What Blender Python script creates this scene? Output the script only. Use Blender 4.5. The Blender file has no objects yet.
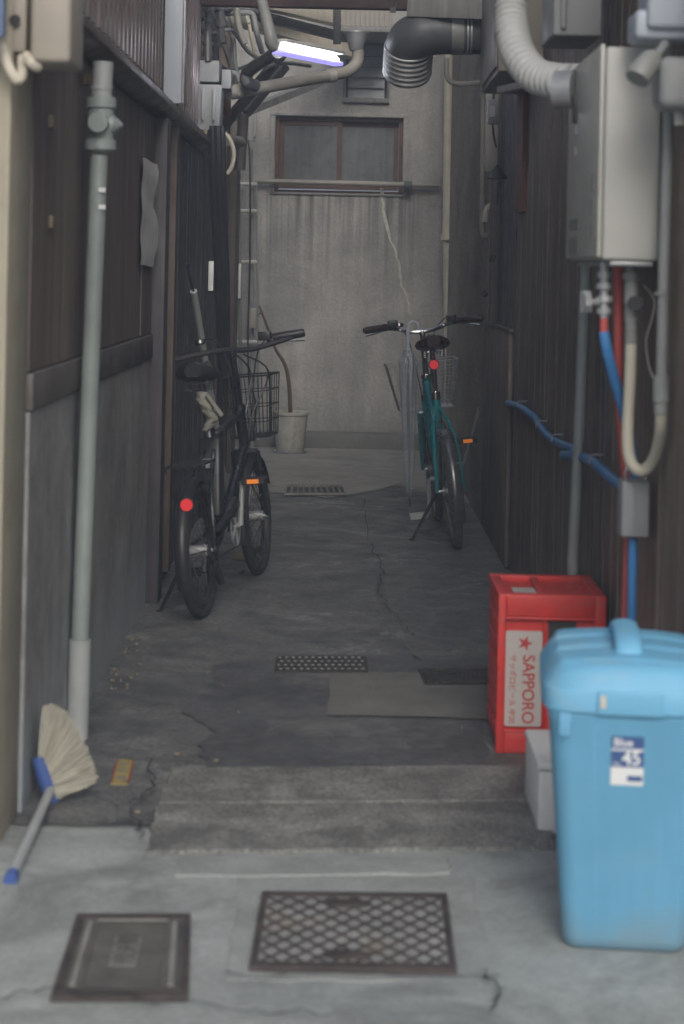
import bpy, math, random
from mathutils import Vector, Matrix
rnd = random.Random(7)
R = math.radians
sc = bpy.context.scene
col = sc.collection

# ------------------------------------------------------------------ camera
F = 1900.0; VX = 345.0; VY = 270.0; H = 1.25; ROLL = R(1.2)
cd = bpy.data.cameras.new('camera'); cam = bpy.data.objects.new('camera', cd); col.objects.link(cam)
cam.matrix_world = Matrix.Translation((0, 0, H)) @ Matrix.Rotation(R(90), 4, 'X') @ Matrix.Rotation(ROLL, 4, 'Z')
cd.sensor_width = 36; cd.lens = F / 1024 * 36
cd.shift_y = -(512 - VY) / 1024; cd.shift_x = -(VX - 342) / 1024
cd.clip_start = 0.05; cd.clip_end = 500
cd.dof.use_dof = True; cd.dof.focus_distance = 9.6; cd.dof.aperture_fstop = 4.3
sc.camera = cam
# ------------------------------------------------------------------ world, sun, exposure
EL, AZ = 34, 173          # elevation; azimuth the light comes from, clockwise from +Y (173 = behind and a bit right)
w = bpy.data.worlds.new('World'); sc.world = w; w.use_nodes = True
nt = w.node_tree; bg = nt.nodes['Background']
sky = nt.nodes.new('ShaderNodeTexSky'); sky.sky_type = 'NISHITA'; sky.sun_disc = False
sky.sun_elevation = R(EL); sky.sun_rotation = R(AZ); sky.air_density = 1.0; sky.dust_density = 4.0
hs = nt.nodes.new('ShaderNodeHueSaturation'); hs.inputs['Saturation'].default_value = 0.66
nt.links.new(sky.outputs[0], hs.inputs['Color']); nt.links.new(hs.outputs[0], bg.inputs[0])
bg.inputs[1].default_value = 0.10
sd = bpy.data.lights.new('sun', 'SUN'); sun = bpy.data.objects.new('sun', sd); col.objects.link(sun)
sd.energy = 0.9; sd.angle = R(22); sd.color = (1, 0.97, 0.92)
dirv = Vector((math.sin(R(AZ)) * math.cos(R(EL)), math.cos(R(AZ)) * math.cos(R(EL)), math.sin(R(EL))))
sun.rotation_euler = (-dirv).to_track_quat('-Z', 'Y').to_euler(); sun.location = dirv * 20
sc.view_settings.view_transform = 'Standard'; sc.view_settings.look = 'None'
sc.view_settings.exposure = 0.5; sc.view_settings.gamma = 1
sc.render.engine = 'CYCLES'
try:
    sc.cycles.use_denoising = True; sc.cycles.denoiser = 'OPENIMAGEDENOISE'
except Exception: pass
sc.cycles.max_bounces = 8; sc.cycles.diffuse_bounces = 5

# ------------------------------------------------------------------ helpers
CR, SR = math.cos(ROLL), math.sin(ROLL)
def unroll(px, py):
    u, v = px - VX, VY - py
    return u * CR - v * SR, u * SR + v * CR
def at(px, py, Y):
    u, v = unroll(px, py); return Vector((u * Y / F, Y, H + v * Y / F))
def gr(px, py, z=0.0):
    u, v = unroll(px, py); Y = F * (H - z) / -v; return Vector((u * Y / F, Y, z))
def onx(px, py, X):
    u, v = unroll(px, py); Y = F * X / u; return Vector((X, Y, H + v * Y / F))

def tag(o, label=None, cat=None, group=None, kind=None):
    if label: o['label'] = label
    if cat: o['category'] = cat
    if group: o['group'] = group
    if kind: o['kind'] = kind
    return o
def root(name, label, cat, loc=(0, 0, 0), group=None):
    o = bpy.data.objects.new(name, None); col.objects.link(o); o.location = loc
    o.empty_display_size = .1
    return tag(o, label, cat, group)
def wloc(o):
    v = Vector((0, 0, 0))
    while o is not None: v += Vector(o.location); o = o.parent
    return v

class MB:
    def __init__(s): s.v = []; s.f = []
    def add(s, vs, fs):
        n = len(s.v); s.v += [Vector(p) for p in vs]; s.f += [tuple(i + n for i in f) for f in fs]; return s
    def box(s, x0, x1, y0, y1, z0, z1):
        return s.add([(x0,y0,z0),(x1,y0,z0),(x1,y1,z0),(x0,y1,z0),(x0,y0,z1),(x1,y0,z1),(x1,y1,z1),(x0,y1,z1)],
            [(0,3,2,1),(4,5,6,7),(0,1,5,4),(1,2,6,5),(2,3,7,6),(3,0,4,7)])
    def cbox(s, c, dx, dy, dz, M=None):
        n = len(s.v); s.box(-dx/2, dx/2, -dy/2, dy/2, -dz/2, dz/2)
        for i in range(n, len(s.v)):
            p = s.v[i]; s.v[i] = (M @ p if M else p) + Vector(c)
        return s
    def prism(s, prof, a, b, axis='y'):
        """closed profile of 2D points extruded between a and b along an axis"""
        n = len(prof); vs = []
        for t in (a, b):
            for p, q in prof:
                vs.append({'y': (p, t, q), 'x': (t, p, q), 'z': (p, q, t)}[axis])
        fs = [tuple(range(n))[::-1], tuple(range(n, 2*n))] + [(i, (i+1) % n, n + (i+1) % n, n + i) for i in range(n)]
        return s.add(vs, fs)
    def tube(s, pts, r, seg=10, cap=True, smooth=0):
        pts = [Vector(p) for p in pts]
        rr = list(r) if isinstance(r, (list, tuple)) else [r] * len(pts)
        if smooth and len(pts) > 2:
            q, qr = [], []
            for i in range(len(pts) - 1):
                p0, p1, p2, p3 = pts[max(i-1,0)], pts[i], pts[i+1], pts[min(i+2,len(pts)-1)]
                for k in range(smooth):
                    t = k / smooth
                    q.append(.5*((2*p1)+(-p0+p2)*t+(2*p0-5*p1+4*p2-p3)*t*t+(-p0+3*p1-3*p2+p3)*t**3)); qr.append(rr[i]*(1-t)+rr[i+1]*t)
            q.append(pts[-1]); qr.append(rr[-1]); pts, rr = q, qr
        n0 = len(s.v); up = None
        for i, p in enumerate(pts):
            d = (pts[min(i+1,len(pts)-1)] - pts[max(i-1,0)])
            if d.length < 1e-9: d = Vector((0,0,1))
            d.normalize()
            if up is None:
                up = Vector((0,0,1)) if abs(d.z) < .9 else Vector((1,0,0))
            a = (up - d * up.dot(d)).normalized(); up = a; b = d.cross(a)
            for k in range(seg):
                t = 2*math.pi*k/seg; s.v.append(p + (a*math.cos(t) + b*math.sin(t)) * rr[i])
        for i in range(len(pts)-1):
            for k in range(seg):
                s.f.append((n0+i*seg+k, n0+i*seg+(k+1)%seg, n0+(i+1)*seg+(k+1)%seg, n0+(i+1)*seg+k))
        if cap:
            s.f.append(tuple(n0+k for k in range(seg))[::-1]); s.f.append(tuple(n0+(len(pts)-1)*seg+k for k in range(seg)))
        return s
    def ring(s, c, rad, r, axis='x', seg=40, tseg=8, flat=1.0):
        c = Vector(c); n0 = len(s.v)
        for i in range(seg):
            t = 2*math.pi*i/seg
            if axis == 'x': d, ax = Vector((0, math.cos(t), math.sin(t))), Vector((1,0,0))
            elif axis == 'y': d, ax = Vector((math.cos(t), 0, math.sin(t))), Vector((0,1,0))
            else: d, ax = Vector((math.cos(t), math.sin(t), 0)), Vector((0,0,1))
            for k in range(tseg):
                a = 2*math.pi*k/tseg; s.v.append(c + d*(rad + r*math.cos(a)) + ax*r*flat*math.sin(a))
        for i in range(seg):
            for k in range(tseg):
                s.f.append((n0+i*tseg+k, n0+i*tseg+(k+1)%tseg, n0+((i+1)%seg)*tseg+(k+1)%tseg, n0+((i+1)%seg)*tseg+k))
        return s
    def lathe(s, prof, c=(0,0,0), seg=32, wob=None):
        n0 = len(s.v); m = len(prof)
        for k in range(seg):
            t = 2*math.pi*k/seg
            for r, z in prof:
                q = r * (wob(t, z) if wob else 1)
                s.v.append(Vector((c[0]+q*math.cos(t), c[1]+q*math.sin(t), c[2]+z)))
        for k in range(seg):
            for i in range(m-1):
                s.f.append((n0+k*m+i, n0+((k+1)%seg)*m+i, n0+((k+1)%seg)*m+i+1, n0+k*m+i+1))
        return s
    def loft(s, rings, cap=True):
        n = len(rings[0]); n0 = len(s.v)
        for r_ in rings: s.v += [Vector(p) for p in r_]
        for i in range(len(rings)-1):
            for k in range(n):
                s.f.append((n0+i*n+k, n0+i*n+(k+1)%n, n0+(i+1)*n+(k+1)%n, n0+(i+1)*n+k))
        if cap:
            s.f.append(tuple(n0+k for k in range(n))[::-1]); s.f.append(tuple(n0+(len(rings)-1)*n+k for k in range(n)))
        return s
    def poly(s, pts):
        return s.add(pts, [tuple(range(len(pts)))])
    def build(s, name, mat, parent=None, smooth=True, bevel=0.0, bseg=2, ang=35):
        o_ = wloc(parent) if parent else Vector((0,0,0))
        me = bpy.data.meshes.new(name); me.from_pydata([p - o_ for p in s.v], [], s.f); me.materials.append(mat)
        import bmesh
        bm = bmesh.new(); bm.from_mesh(me); bmesh.ops.recalc_face_normals(bm, faces=bm.faces)
        if bevel:
            es = [e for e in bm.edges if len(e.link_faces) == 2 and e.calc_face_angle(0) > R(30)]
            bmesh.ops.bevel(bm, geom=es, offset=bevel, segments=bseg, profile=.5, affect='EDGES', clamp_overlap=True)
        if smooth:
            for f in bm.faces: f.smooth = True
            for e in bm.edges:
                if len(e.link_faces) != 2 or e.calc_face_angle(0) > R(ang): e.smooth = False
        bm.to_mesh(me); bm.free()
        ob = bpy.data.objects.new(name, me); col.objects.link(ob)
        if parent: ob.parent = parent
        return ob

def rrect(cx, cy, hx, hy, r, z, n=5):
    pts = []
    for (sx, sy, a0) in ((1,1,0),(-1,1,90),(-1,-1,180),(1,-1,270)):
        for k in range(n+1):
            a = R(a0 + 90*k/n); pts.append((cx+sx*(hx-r)+r*math.cos(a), cy+sy*(hy-r)+r*math.sin(a), z))
    return pts

# ------------------------------------------------------------------ materials
def mat(name, c, rough=.6, metal=0, sscale=34, szz=.045, var=.25, scale=5, bump=.15, bscale=60, streak=0, dirt=None, dirtamt=.5, dscale=2.5,
        dlo=.5, dhi=.7, speck=0, speckscale=300, spec=.5, alpha=None, trans=0, emit=None, estr=0, coat=0, aniso=(1,1,1), rvar=.12, low=None, drip=None, veins=None):
    m = bpy.data.materials.new(name); m.use_nodes = True; nt = m.node_tree; N = nt.nodes; L = nt.links
    b = N['Principled BSDF']; tc = N.new('ShaderNodeTexCoord')
    mp = N.new('ShaderNodeMapping'); mp.inputs['Scale'].default_value = aniso; L.new(tc.outputs['Object'], mp.inputs['Vector'])
    def noise(sc_, det=8, ro=.6, vec=None, dist=0.0):
        n = N.new('ShaderNodeTexNoise'); n.inputs['Scale'].default_value = sc_; n.inputs['Detail'].default_value = det
        n.inputs['Roughness'].default_value = ro; n.inputs['Distortion'].default_value = dist
        L.new(vec or mp.outputs[0], n.inputs['Vector']); return n.outputs['Fac']
    def ramp(fac, lo, hi, a, b_):
        r = N.new('ShaderNodeMapRange'); r.inputs[1].default_value = lo; r.inputs[2].default_value = hi
        r.inputs[3].default_value = a; r.inputs[4].default_value = b_; L.new(fac, r.inputs[0]); return r.outputs[0]
    def mul(a, b_):
        n = N.new('ShaderNodeMath'); n.operation = 'MULTIPLY'; L.new(a, n.inputs[0])
        if isinstance(b_, float): n.inputs[1].default_value = b_
        else: L.new(b_, n.inputs[1])
        return n.outputs[0]
    n1 = noise(scale)
    f = ramp(n1, .3, .7, 1 - var, 1 + var)
    if streak:
        mp2 = N.new('ShaderNodeMapping'); mp2.inputs['Scale'].default_value = (1, 1, szz); L.new(tc.outputs['Object'], mp2.inputs['Vector'])
        f = mul(f, ramp(noise(sscale, 5, .65, mp2.outputs[0]), .3, .7, 1 - streak, 1 + streak * .6))
    if speck:
        f = mul(f, ramp(noise(speckscale, 2), .35, .65, 1 - speck, 1 + speck))
    vm = N.new('ShaderNodeVectorMath'); vm.operation = 'SCALE'; vm.inputs[0].default_value = c[:3]; L.new(f, vm.inputs['Scale'])
    out = vm.outputs[0]
    if dirt:
        mx = N.new('ShaderNodeMix'); mx.data_type = 'RGBA'; mx.inputs['B'].default_value = (*dirt, 1)
        L.new(mul(ramp(noise(dscale, 10, .68, dist=.6), dlo, dhi, 0, 1), float(dirtamt)), mx.inputs['Factor']); L.new(out, mx.inputs['A']); out = mx.outputs['Result']
    if low:   # splash stains rising from the ground: (colour, height, amount)
        sp = N.new('ShaderNodeSeparateXYZ'); L.new(tc.outputs['Object'], sp.inputs[0])
        ad = N.new('ShaderNodeMath'); ad.operation = 'MULTIPLY_ADD'; L.new(noise(5, 8, .7), ad.inputs[0]); ad.inputs[1].default_value = -low[1]*2.4; L.new(sp.outputs[2], ad.inputs[2])
        mx = N.new('ShaderNodeMix'); mx.data_type = 'RGBA'; mx.inputs['B'].default_value = (*low[0], 1)
        L.new(ramp(ad.outputs[0], -low[1]*1.1, -low[1]*.3, low[2], 0), mx.inputs['Factor']); L.new(out, mx.inputs['A']); out = mx.outputs['Result']
    def over(out, fac, colr):
        mx = N.new('ShaderNodeMix'); mx.data_type = 'RGBA'; mx.inputs['B'].default_value = (*colr, 1)
        L.new(fac, mx.inputs['Factor']); L.new(out, mx.inputs['A']); return mx.outputs['Result']
    if drip:   # run-off stains below a sill: (colour, top height, length, amount, x0, x1)
        sp = N.new('ShaderNodeSeparateXYZ'); L.new(tc.outputs['Object'], sp.inputs[0])
        mp3 = N.new('ShaderNodeMapping'); mp3.inputs['Scale'].default_value = (1, 1, .03); L.new(tc.outputs['Object'], mp3.inputs['Vector'])
        f1 = ramp(noise(22, 6, .6, mp3.outputs[0]), .42, .66, 0, drip[3])
        f2 = ramp(sp.outputs[2], drip[1]-drip[2], drip[1], 0, 1)
        f3 = ramp(sp.outputs[2], drip[1], drip[1]+.01, 1, 0)
        f4 = ramp(sp.outputs[0], drip[4], drip[4]+.08, 0, 1); f5 = ramp(sp.outputs[0], drip[5]-.08, drip[5], 1, 0)
        out = over(out, mul(mul(mul(mul(f1, f2), f3), f4), f5), drip[0])
    if veins:  # thin tide marks: (colour, scale, amount)
        nv = noise(veins[1], 9, .62, dist=.4)
        sb_ = N.new('ShaderNodeMath'); sb_.operation = 'SUBTRACT'; L.new(nv, sb_.inputs[0]); sb_.inputs[1].default_value = .5
        ab = N.new('ShaderNodeMath'); ab.operation = 'ABSOLUTE'; L.new(sb_.outputs[0], ab.inputs[0])
        out = over(out, mul(ramp(ab.outputs[0], .0, .020, veins[2], 0), ramp(noise(veins[1]*.7, 3), .48, .6, 0, 1)), veins[0])
    L.new(out, b.inputs['Base Color'])
    L.new(ramp(noise(scale*2.3), .3, .7, max(.02, rough - rvar), min(1, rough + rvar)), b.inputs['Roughness'])
    b.inputs['Metallic'].default_value = metal; b.inputs['Specular IOR Level'].default_value = spec
    if bump:
        bp = N.new('ShaderNodeBump'); bp.inputs['Strength'].default_value = bump; bp.inputs['Distance'].default_value = .01
        L.new(noise(bscale, 8, .65), bp.inputs['Height']); L.new(bp.outputs[0], b.inputs['Normal'])
    if trans: b.inputs['Transmission Weight'].default_value = trans
    if alpha is not None: b.inputs['Alpha'].default_value = alpha
    if coat: b.inputs['Coat Weight'].default_value = coat; b.inputs['Coat Roughness'].default_value = .15
    if emit: b.inputs['Emission Color'].default_value = (*emit, 1); b.inputs['Emission Strength'].default_value = estr
    return m

M = {}
M['ground'] = mat('pale cement', (.22,.235,.23), .75, var=.2, scale=2.2, bump=.25, bscale=90, dirt=(.13,.135,.13), dirtamt=.75, dscale=1.6, dlo=.47, dhi=.62, speck=.18)
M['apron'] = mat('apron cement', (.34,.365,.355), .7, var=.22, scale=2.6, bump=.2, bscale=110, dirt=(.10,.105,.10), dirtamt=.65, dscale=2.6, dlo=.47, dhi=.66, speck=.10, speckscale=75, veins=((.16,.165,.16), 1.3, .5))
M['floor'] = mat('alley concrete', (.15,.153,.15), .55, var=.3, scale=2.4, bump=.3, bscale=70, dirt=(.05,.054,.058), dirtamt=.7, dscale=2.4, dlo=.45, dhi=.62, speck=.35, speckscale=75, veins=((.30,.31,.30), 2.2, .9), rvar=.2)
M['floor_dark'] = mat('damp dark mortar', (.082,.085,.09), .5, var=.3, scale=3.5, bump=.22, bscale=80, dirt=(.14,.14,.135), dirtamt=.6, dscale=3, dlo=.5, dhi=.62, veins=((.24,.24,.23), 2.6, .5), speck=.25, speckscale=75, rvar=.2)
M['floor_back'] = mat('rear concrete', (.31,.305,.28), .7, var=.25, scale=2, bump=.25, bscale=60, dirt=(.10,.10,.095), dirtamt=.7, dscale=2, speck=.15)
M['slab'] = mat('worn stone', (.215,.217,.205), .75, var=.28, scale=5, bump=.5, bscale=55, dirt=(.085,.085,.082), dirtamt=.6, dscale=6, dlo=.45, dhi=.62, speck=.42, speckscale=120)
M['slab_light'] = mat('light mortar slab', (.16,.16,.148), .75, var=.2, scale=4, bump=.3, bscale=90, dirt=(.11,.11,.105), dirtamt=.6, dscale=5, speck=.2)
M['strip'] = mat('cement strip', (.31,.33,.32), .75, var=.2, scale=6, bump=.35, bscale=70, dirt=(.2,.2,.195), dirtamt=.7, dscale=5, speck=.2)
M['crack'] = mat('crack', (.035,.035,.035), .9, bump=0)
M['crack_pale'] = mat('pale crack filler', (.24,.24,.22), .9, bump=.2)
M['plaster'] = mat('beige plaster', (.38,.35,.27), .8, var=.14, scale=3, bump=.3, bscale=80, streak=.12, dirt=(.24,.17,.10), dirtamt=.5, dscale=3)
M['board_up'] = mat('dark stained board', (.160,.128,.112), .6, var=.25, scale=3, bump=.25, bscale=30, streak=.35, aniso=(1,1,.25))
M['board_low'] = mat('weathered grey board', (.30,.30,.29), .6, var=.3, scale=3.5, bump=.2, bscale=30, streak=.12, speck=.1, speckscale=40, veins=((.42,.46,.48), 2.5, .6), dirt=(.15,.17,.18), dirtamt=.5, dscale=2.2, low=((.34,.39,.42), .42, .75))
M['rail'] = mat('rail board', (.115,.105,.10), .5, var=.25, scale=4, bump=.2, bscale=30)
M['flash'] = mat('brown flashing', (.125,.105,.098), .42, var=.25, scale=6, bump=.08, metal=.3)
M['upsiding'] = mat('brown ribbed metal', (.20,.165,.155), .38, var=.25, scale=5, bump=.06, metal=.55, streak=.3)
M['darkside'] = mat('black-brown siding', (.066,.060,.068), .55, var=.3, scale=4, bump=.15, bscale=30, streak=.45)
M['brownpost'] = mat('brown timber', (.10,.075,.062), .6, var=.3, scale=4, bump=.25, bscale=30, streak=.35)
M['rightboard'] = mat('charred board', (.18,.148,.125), .65, var=.3, scale=3.5, bump=.35, bscale=28, streak=.5, dirt=(.11,.09,.075), dirtamt=.6, dscale=3)
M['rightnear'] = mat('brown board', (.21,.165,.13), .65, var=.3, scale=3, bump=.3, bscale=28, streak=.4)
M['roughwall'] = mat('rough brown plaster', (.27,.24,.19), .9, aniso=(1,.4,1), var=.22, scale=3, bump=.9, bscale=75, speck=.3, speckscale=120, dirt=(.10,.09,.075), dirtamt=.6)
M['backwall'] = mat('grey render', (.41,.40,.38), .85, var=.16, scale=2.6, bump=.9, bscale=34, streak=.20, sscale=9, szz=.12, low=((.17,.165,.15), .35, .5), dirt=(.20,.198,.185), dirtamt=.6, dscale=1.6, dlo=.45, dhi=.65, speck=.10, speckscale=60, drip=((.10,.10,.097), 1.80, .75, 1.0, -.85, .55))
M['winframe'] = mat('rust brown window frame', (.11,.062,.045), .6, var=.3, scale=10, bump=.1)
M['frostglass'] = mat('frosted dusty glass', (.12,.13,.135), .35, var=.25, scale=9, bump=.3, bscale=160, streak=.25)
M['trimgrey'] = mat('grey trim', (.22,.22,.215), .7, var=.2, scale=8, streak=.25)
M['blind'] = mat('grey louvre', (.42,.44,.45), .5, var=.15)
M['pvc'] = mat('grey pipe plastic', (.26,.27,.265), .45, var=.15, scale=7, bump=.04, dirt=(.17,.16,.14), dirtamt=.6)
M['pvcwarm'] = mat('warm grey pipe', (.30,.285,.25), .5, var=.15, scale=7, bump=.04, dirt=(.17,.15,.12), dirtamt=.6)
M['pvcgreen'] = mat('grey green pipe', (.26,.30,.295), .42, var=.15, scale=6, bump=.04, streak=.1, dirt=(.15,.16,.155), dirtamt=.5)
M['cream'] = mat('cream pipe', (.60,.55,.45), .55, var=.12, scale=6, streak=.15, dirt=(.25,.22,.17), dirtamt=.5)
M['creamhose'] = mat('cream insulated hose', (.50,.47,.38), .6, var=.08, bump=.05)
M['darkpipe'] = mat('dark grey pipe', (.10,.10,.10), .4, var=.2, bump=.04)
M['darksteel'] = mat('dark steel', (.05,.05,.05), .45, var=.25, metal=.5, scale=12)
M['rust'] = mat('rusty red steel', (.13,.05,.035), .7, var=.3, scale=9, bump=.2)
M['beam'] = mat('dark rusty paint', (.035,.018,.016), .7, var=.3, scale=9, bump=.2)
M['galv'] = mat('galvanised metal', (.42,.43,.44), .4, var=.2, scale=14, metal=.45, bump=.05)
M['pvcsilver'] = mat('satin silver tube', (.6,.61,.62), .35, var=.08, metal=.3, bump=0)
M['chrome'] = mat('chrome', (.6,.6,.6), .2, var=.1, metal=1, bump=0)
M['alu'] = mat('aluminium flex', (.45,.46,.46), .45, var=.12, metal=.5, bump=.05)
M['alutape'] = mat('pale flexible duct', (.50,.51,.51), .6, var=.1, metal=.0, bump=.05, dirt=(.42,.42,.40), dirtamt=.5)
M['duct'] = mat('blue black duct', (.085,.092,.10), .5, var=.2, scale=6, metal=.1, bump=.06)
M['heater'] = mat('warm grey enamel', (.46,.46,.42), .42, var=.05, scale=3, bump=.02, streak=.03, coat=.2)
M['heaterside'] = mat('warm grey enamel door', (.48,.48,.445), .4, var=.05, scale=3, bump=.02, coat=.2)
M['beigebox'] = mat('beige box enamel', (.34,.305,.26), .5, var=.08, scale=4, bump=.03, dirt=(.25,.22,.18), dirtamt=.4)
M['beigewall'] = mat('beige metal', (.30,.285,.25), .55, var=.15, scale=5, bump=.05, dirt=(.2,.18,.15))
M['bluewhite'] = mat('pale blue grey plastic', (.42,.46,.52), .4, var=.06, bump=.02)
M['greyplastic'] = mat('mid grey plastic', (.27,.28,.285), .5, var=.1, bump=.03, streak=.08)
M['boxgrey'] = mat('grey electric box', (.31,.325,.33), .5, var=.12, scale=9, bump=.04)
M['white'] = mat('dirty white', (.6,.6,.57), .6, var=.12, bump=.05, dirt=(.4,.38,.33), dirtamt=.5)
M['potwhite'] = mat('dirty white pot plastic', (.46,.45,.40), .6, var=.15, scale=12, bump=.1, streak=.15, dirt=(.22,.2,.15), dirtamt=.7, dscale=14)
M['blueplastic'] = mat('pail blue plastic', (.135,.375,.57), .5, var=.07, scale=5, bump=.06, bscale=40, rvar=.1, dirt=(.20,.37,.50), dirtamt=.3, dscale=9, dlo=.52, dhi=.7, streak=.05, low=((.22,.26,.26), .10, .55))
M['bluelid'] = mat('pail lid blue plastic', (.155,.425,.64), .5, var=.07, scale=6, bump=.06, bscale=40, rvar=.1, dirt=(.30,.42,.48), dirtamt=.5, dscale=11, dlo=.52, dhi=.68)
M['hoseblue'] = mat('blue hose', (.05,.20,.46), .45, var=.1, bump=.04)
M['hosered'] = mat('red pink hose', (.48,.09,.08), .5, var=.1, bump=.04)
M['cratered'] = mat('red crate plastic', (.56,.04,.035), .45, var=.15, scale=12, bump=.12, bscale=50, dirt=(.38,.09,.075), dirtamt=.6, dscale=16, dlo=.52, dhi=.66)
M['label'] = mat('pale crate label', (.50,.46,.44), .5, var=.06, bump=.02)
M['redink'] = mat('red ink', (.45,.05,.04), .6, var=.05, bump=0)
M['styro'] = mat('white foam', (.74,.75,.74), .75, var=.06, bump=.3, bscale=200)
M['navy'] = mat('navy label', (.05,.10,.26), .5, var=.05, bump=0)
M['ink_white'] = mat('white ink', (.72,.74,.74), .5, var=.03, bump=0)
M['ink_black'] = mat('black ink', (.03,.03,.03), .6, var=.05, bump=0)
M['ink_grey'] = mat('grey ink', (.22,.22,.22), .6, var=.05, bump=0)
M['castiron'] = mat('rusty cast iron', (.075,.062,.060), .6, var=.35, scale=14, metal=.25, bump=.4, bscale=120, dirt=(.14,.12,.10), dirtamt=.6, dscale=6)
M['castdust'] = mat('dusty cast plate', (.22,.22,.205), .75, var=.3, scale=9, bump=.3, bscale=120, dirt=(.19,.13,.08), dirtamt=.5, dscale=7)
M['dustplate'] = mat('dusty cement seen through lattice', (.26,.27,.255), .8, var=.3, scale=9, bump=.3, dirt=(.22,.14,.08), dirtamt=.6, dscale=6, dlo=.52, dhi=.66)
M['castmid'] = mat('worn cast iron', (.11,.108,.10), .65, var=.3, scale=12, metal=.15, bump=.3, bscale=120)
M['castdark'] = mat('dark iron grate', (.045,.045,.043), .5, var=.3, metal=.4, scale=14, bump=.3, bscale=120)
M['tagyel'] = mat('yellow tag', (.33,.27,.10), .6, var=.15, bump=.05)
M['tagred'] = mat('red tag edge', (.35,.05,.035), .6, var=.1, bump=.05)
M['bristledark'] = mat('dusty straw bristle', (.31,.30,.25), .9, var=.08, bump=0)
M['bristle'] = mat('pale straw bristle', (.42,.405,.34), .85, var=.08, scale=60, bump=.1)
M['broomblue'] = mat('broom blue plastic', (.06,.11,.33), .4, var=.1, bump=.03)
M['stick'] = mat('pale grey tube', (.38,.40,.40), .4, var=.1, bump=.04)
M['black'] = mat('black bike paint', (.014,.016,.021), .3, var=.2, bump=.02, coat=.4)
M['rubber'] = mat('tyre rubber', (.03,.031,.033), .7, var=.25, scale=20, bump=.2, bscale=200)
M['tanrubber'] = mat('dusty tan tyre', (.17,.16,.14), .75, var=.25, scale=20, bump=.2, bscale=200)
M['blackplastic'] = mat('black plastic', (.022,.022,.025), .42, var=.2, bump=.05)
M['fendgrey'] = mat('glossy dark silver mudguard', (.13,.135,.14), .25, var=.1, metal=.6, bump=.01)
M['leather'] = mat('dark brown saddle vinyl', (.028,.014,.014), .32, var=.2, bump=.06)
M['teal'] = mat('teal bike paint', (.010,.225,.26), .28, var=.1, bump=.01, coat=.5)
M['redref'] = mat('red reflector', (.75,.03,.04), .2, var=.05, bump=.3, bscale=400, emit=(1,.05,.06), estr=.16)  # weak emission added in place of light thrown back by the reflector
M['orangeref'] = mat('orange reflector', (.85,.25,.03), .2, var=.05, bump=.3, bscale=400, emit=(1,.28,.03), estr=.15)  # faint glow of its own stands in for returned light
M['vinyl'] = mat('clear umbrella vinyl', (.34,.385,.43), .22, var=.3, scale=30, bump=.6, bscale=40, alpha=.42, spec=.8)
M['rag'] = mat('cream cloth', (.24,.235,.20), .85, var=.2, scale=25, bump=.5, bscale=90)
M['paper'] = mat('old paper', (.62,.62,.60), .8, var=.12, scale=8, bump=.1, streak=.1)
M['bark'] = mat('dry stem bark', (.13,.08,.055), .85, var=.3, scale=30, bump=.6, bscale=120)
M['soil'] = mat('dry soil', (.06,.05,.04), .95, var=.4, scale=30, bump=.8, bscale=60)
M['wood'] = mat('dry pale wood', (.22,.18,.13), .7, var=.25, scale=8, bump=.2)
M['tube'] = mat('lit fluorescent tube', (.9,.9,.95), .4, var=0, bump=0, emit=(.86,.88,1), estr=26)
M['halo'] = mat('violet diffuser', (.5,.5,.7), .4, var=0, bump=0, emit=(.38,.34,1), estr=.8)  # violet emission stands in for the lens halo around the lamp tube
M['filler'] = mat('crack filler', (.58,.56,.48), .9, var=.3, scale=20, bump=.3)
M['dullblue'] = mat('dull blue', (.10,.14,.24), .6, var=.1)
M['canopy'] = mat('canopy sheet', (.07,.065,.06), .7, var=.2, bump=.1)

def ground_sheet(name, pts, z, m, label=None, jit=0.0, sub=1, kind='structure', cat=None):
    """flat irregular sheet from ground points, edges broken up at random"""
    out = []
    n = len(pts)
    for i in range(n):
        a, b = Vector(pts[i]), Vector(pts[(i+1) % n]); d = b - a; nrm = Vector((-d.y, d.x, 0)).normalized()
        for k in range(sub):
            t = k / sub; j = rnd.uniform(-jit, jit) if (k or jit) else 0
            p = a + d*t + nrm*j; out.append((p.x, p.y, z))
    mb = MB().poly(out)
    return tag(mb.build(name, m, None, smooth=False), label, cat, None, kind)

def line_strip(pts, wd, z):
    """thin flat ribbon along ground points"""
    mb = MB(); P_ = [Vector(p) for p in pts]; L_, R_ = [], []
    for i, p in enumerate(P_):
        d = P_[min(i+1, len(P_)-1)] - P_[max(i-1, 0)]; n = Vector((-d.y, d.x, 0)).normalized() * wd * rnd.uniform(.3, 1) * .5
        L_.append((p.x+n.x, p.y+n.y, z)); R_.append((p.x-n.x, p.y-n.y, z))
    vs = L_ + R_; k = len(L_)
    return mb.add(vs, [(i, i+1, k+i+1, k+i) for i in range(k-1)])
def wander(pts, n, amp):
    out = []
    for i in range(len(pts)-1):
        a, b = Vector(pts[i]), Vector(pts[i+1])
        for k in range(n): out.append(a + (b-a)*k/n + Vector((rnd.uniform(-amp, amp), rnd.uniform(-amp, amp)*2, 0)))
    return out + [Vector(pts[-1])]

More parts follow.
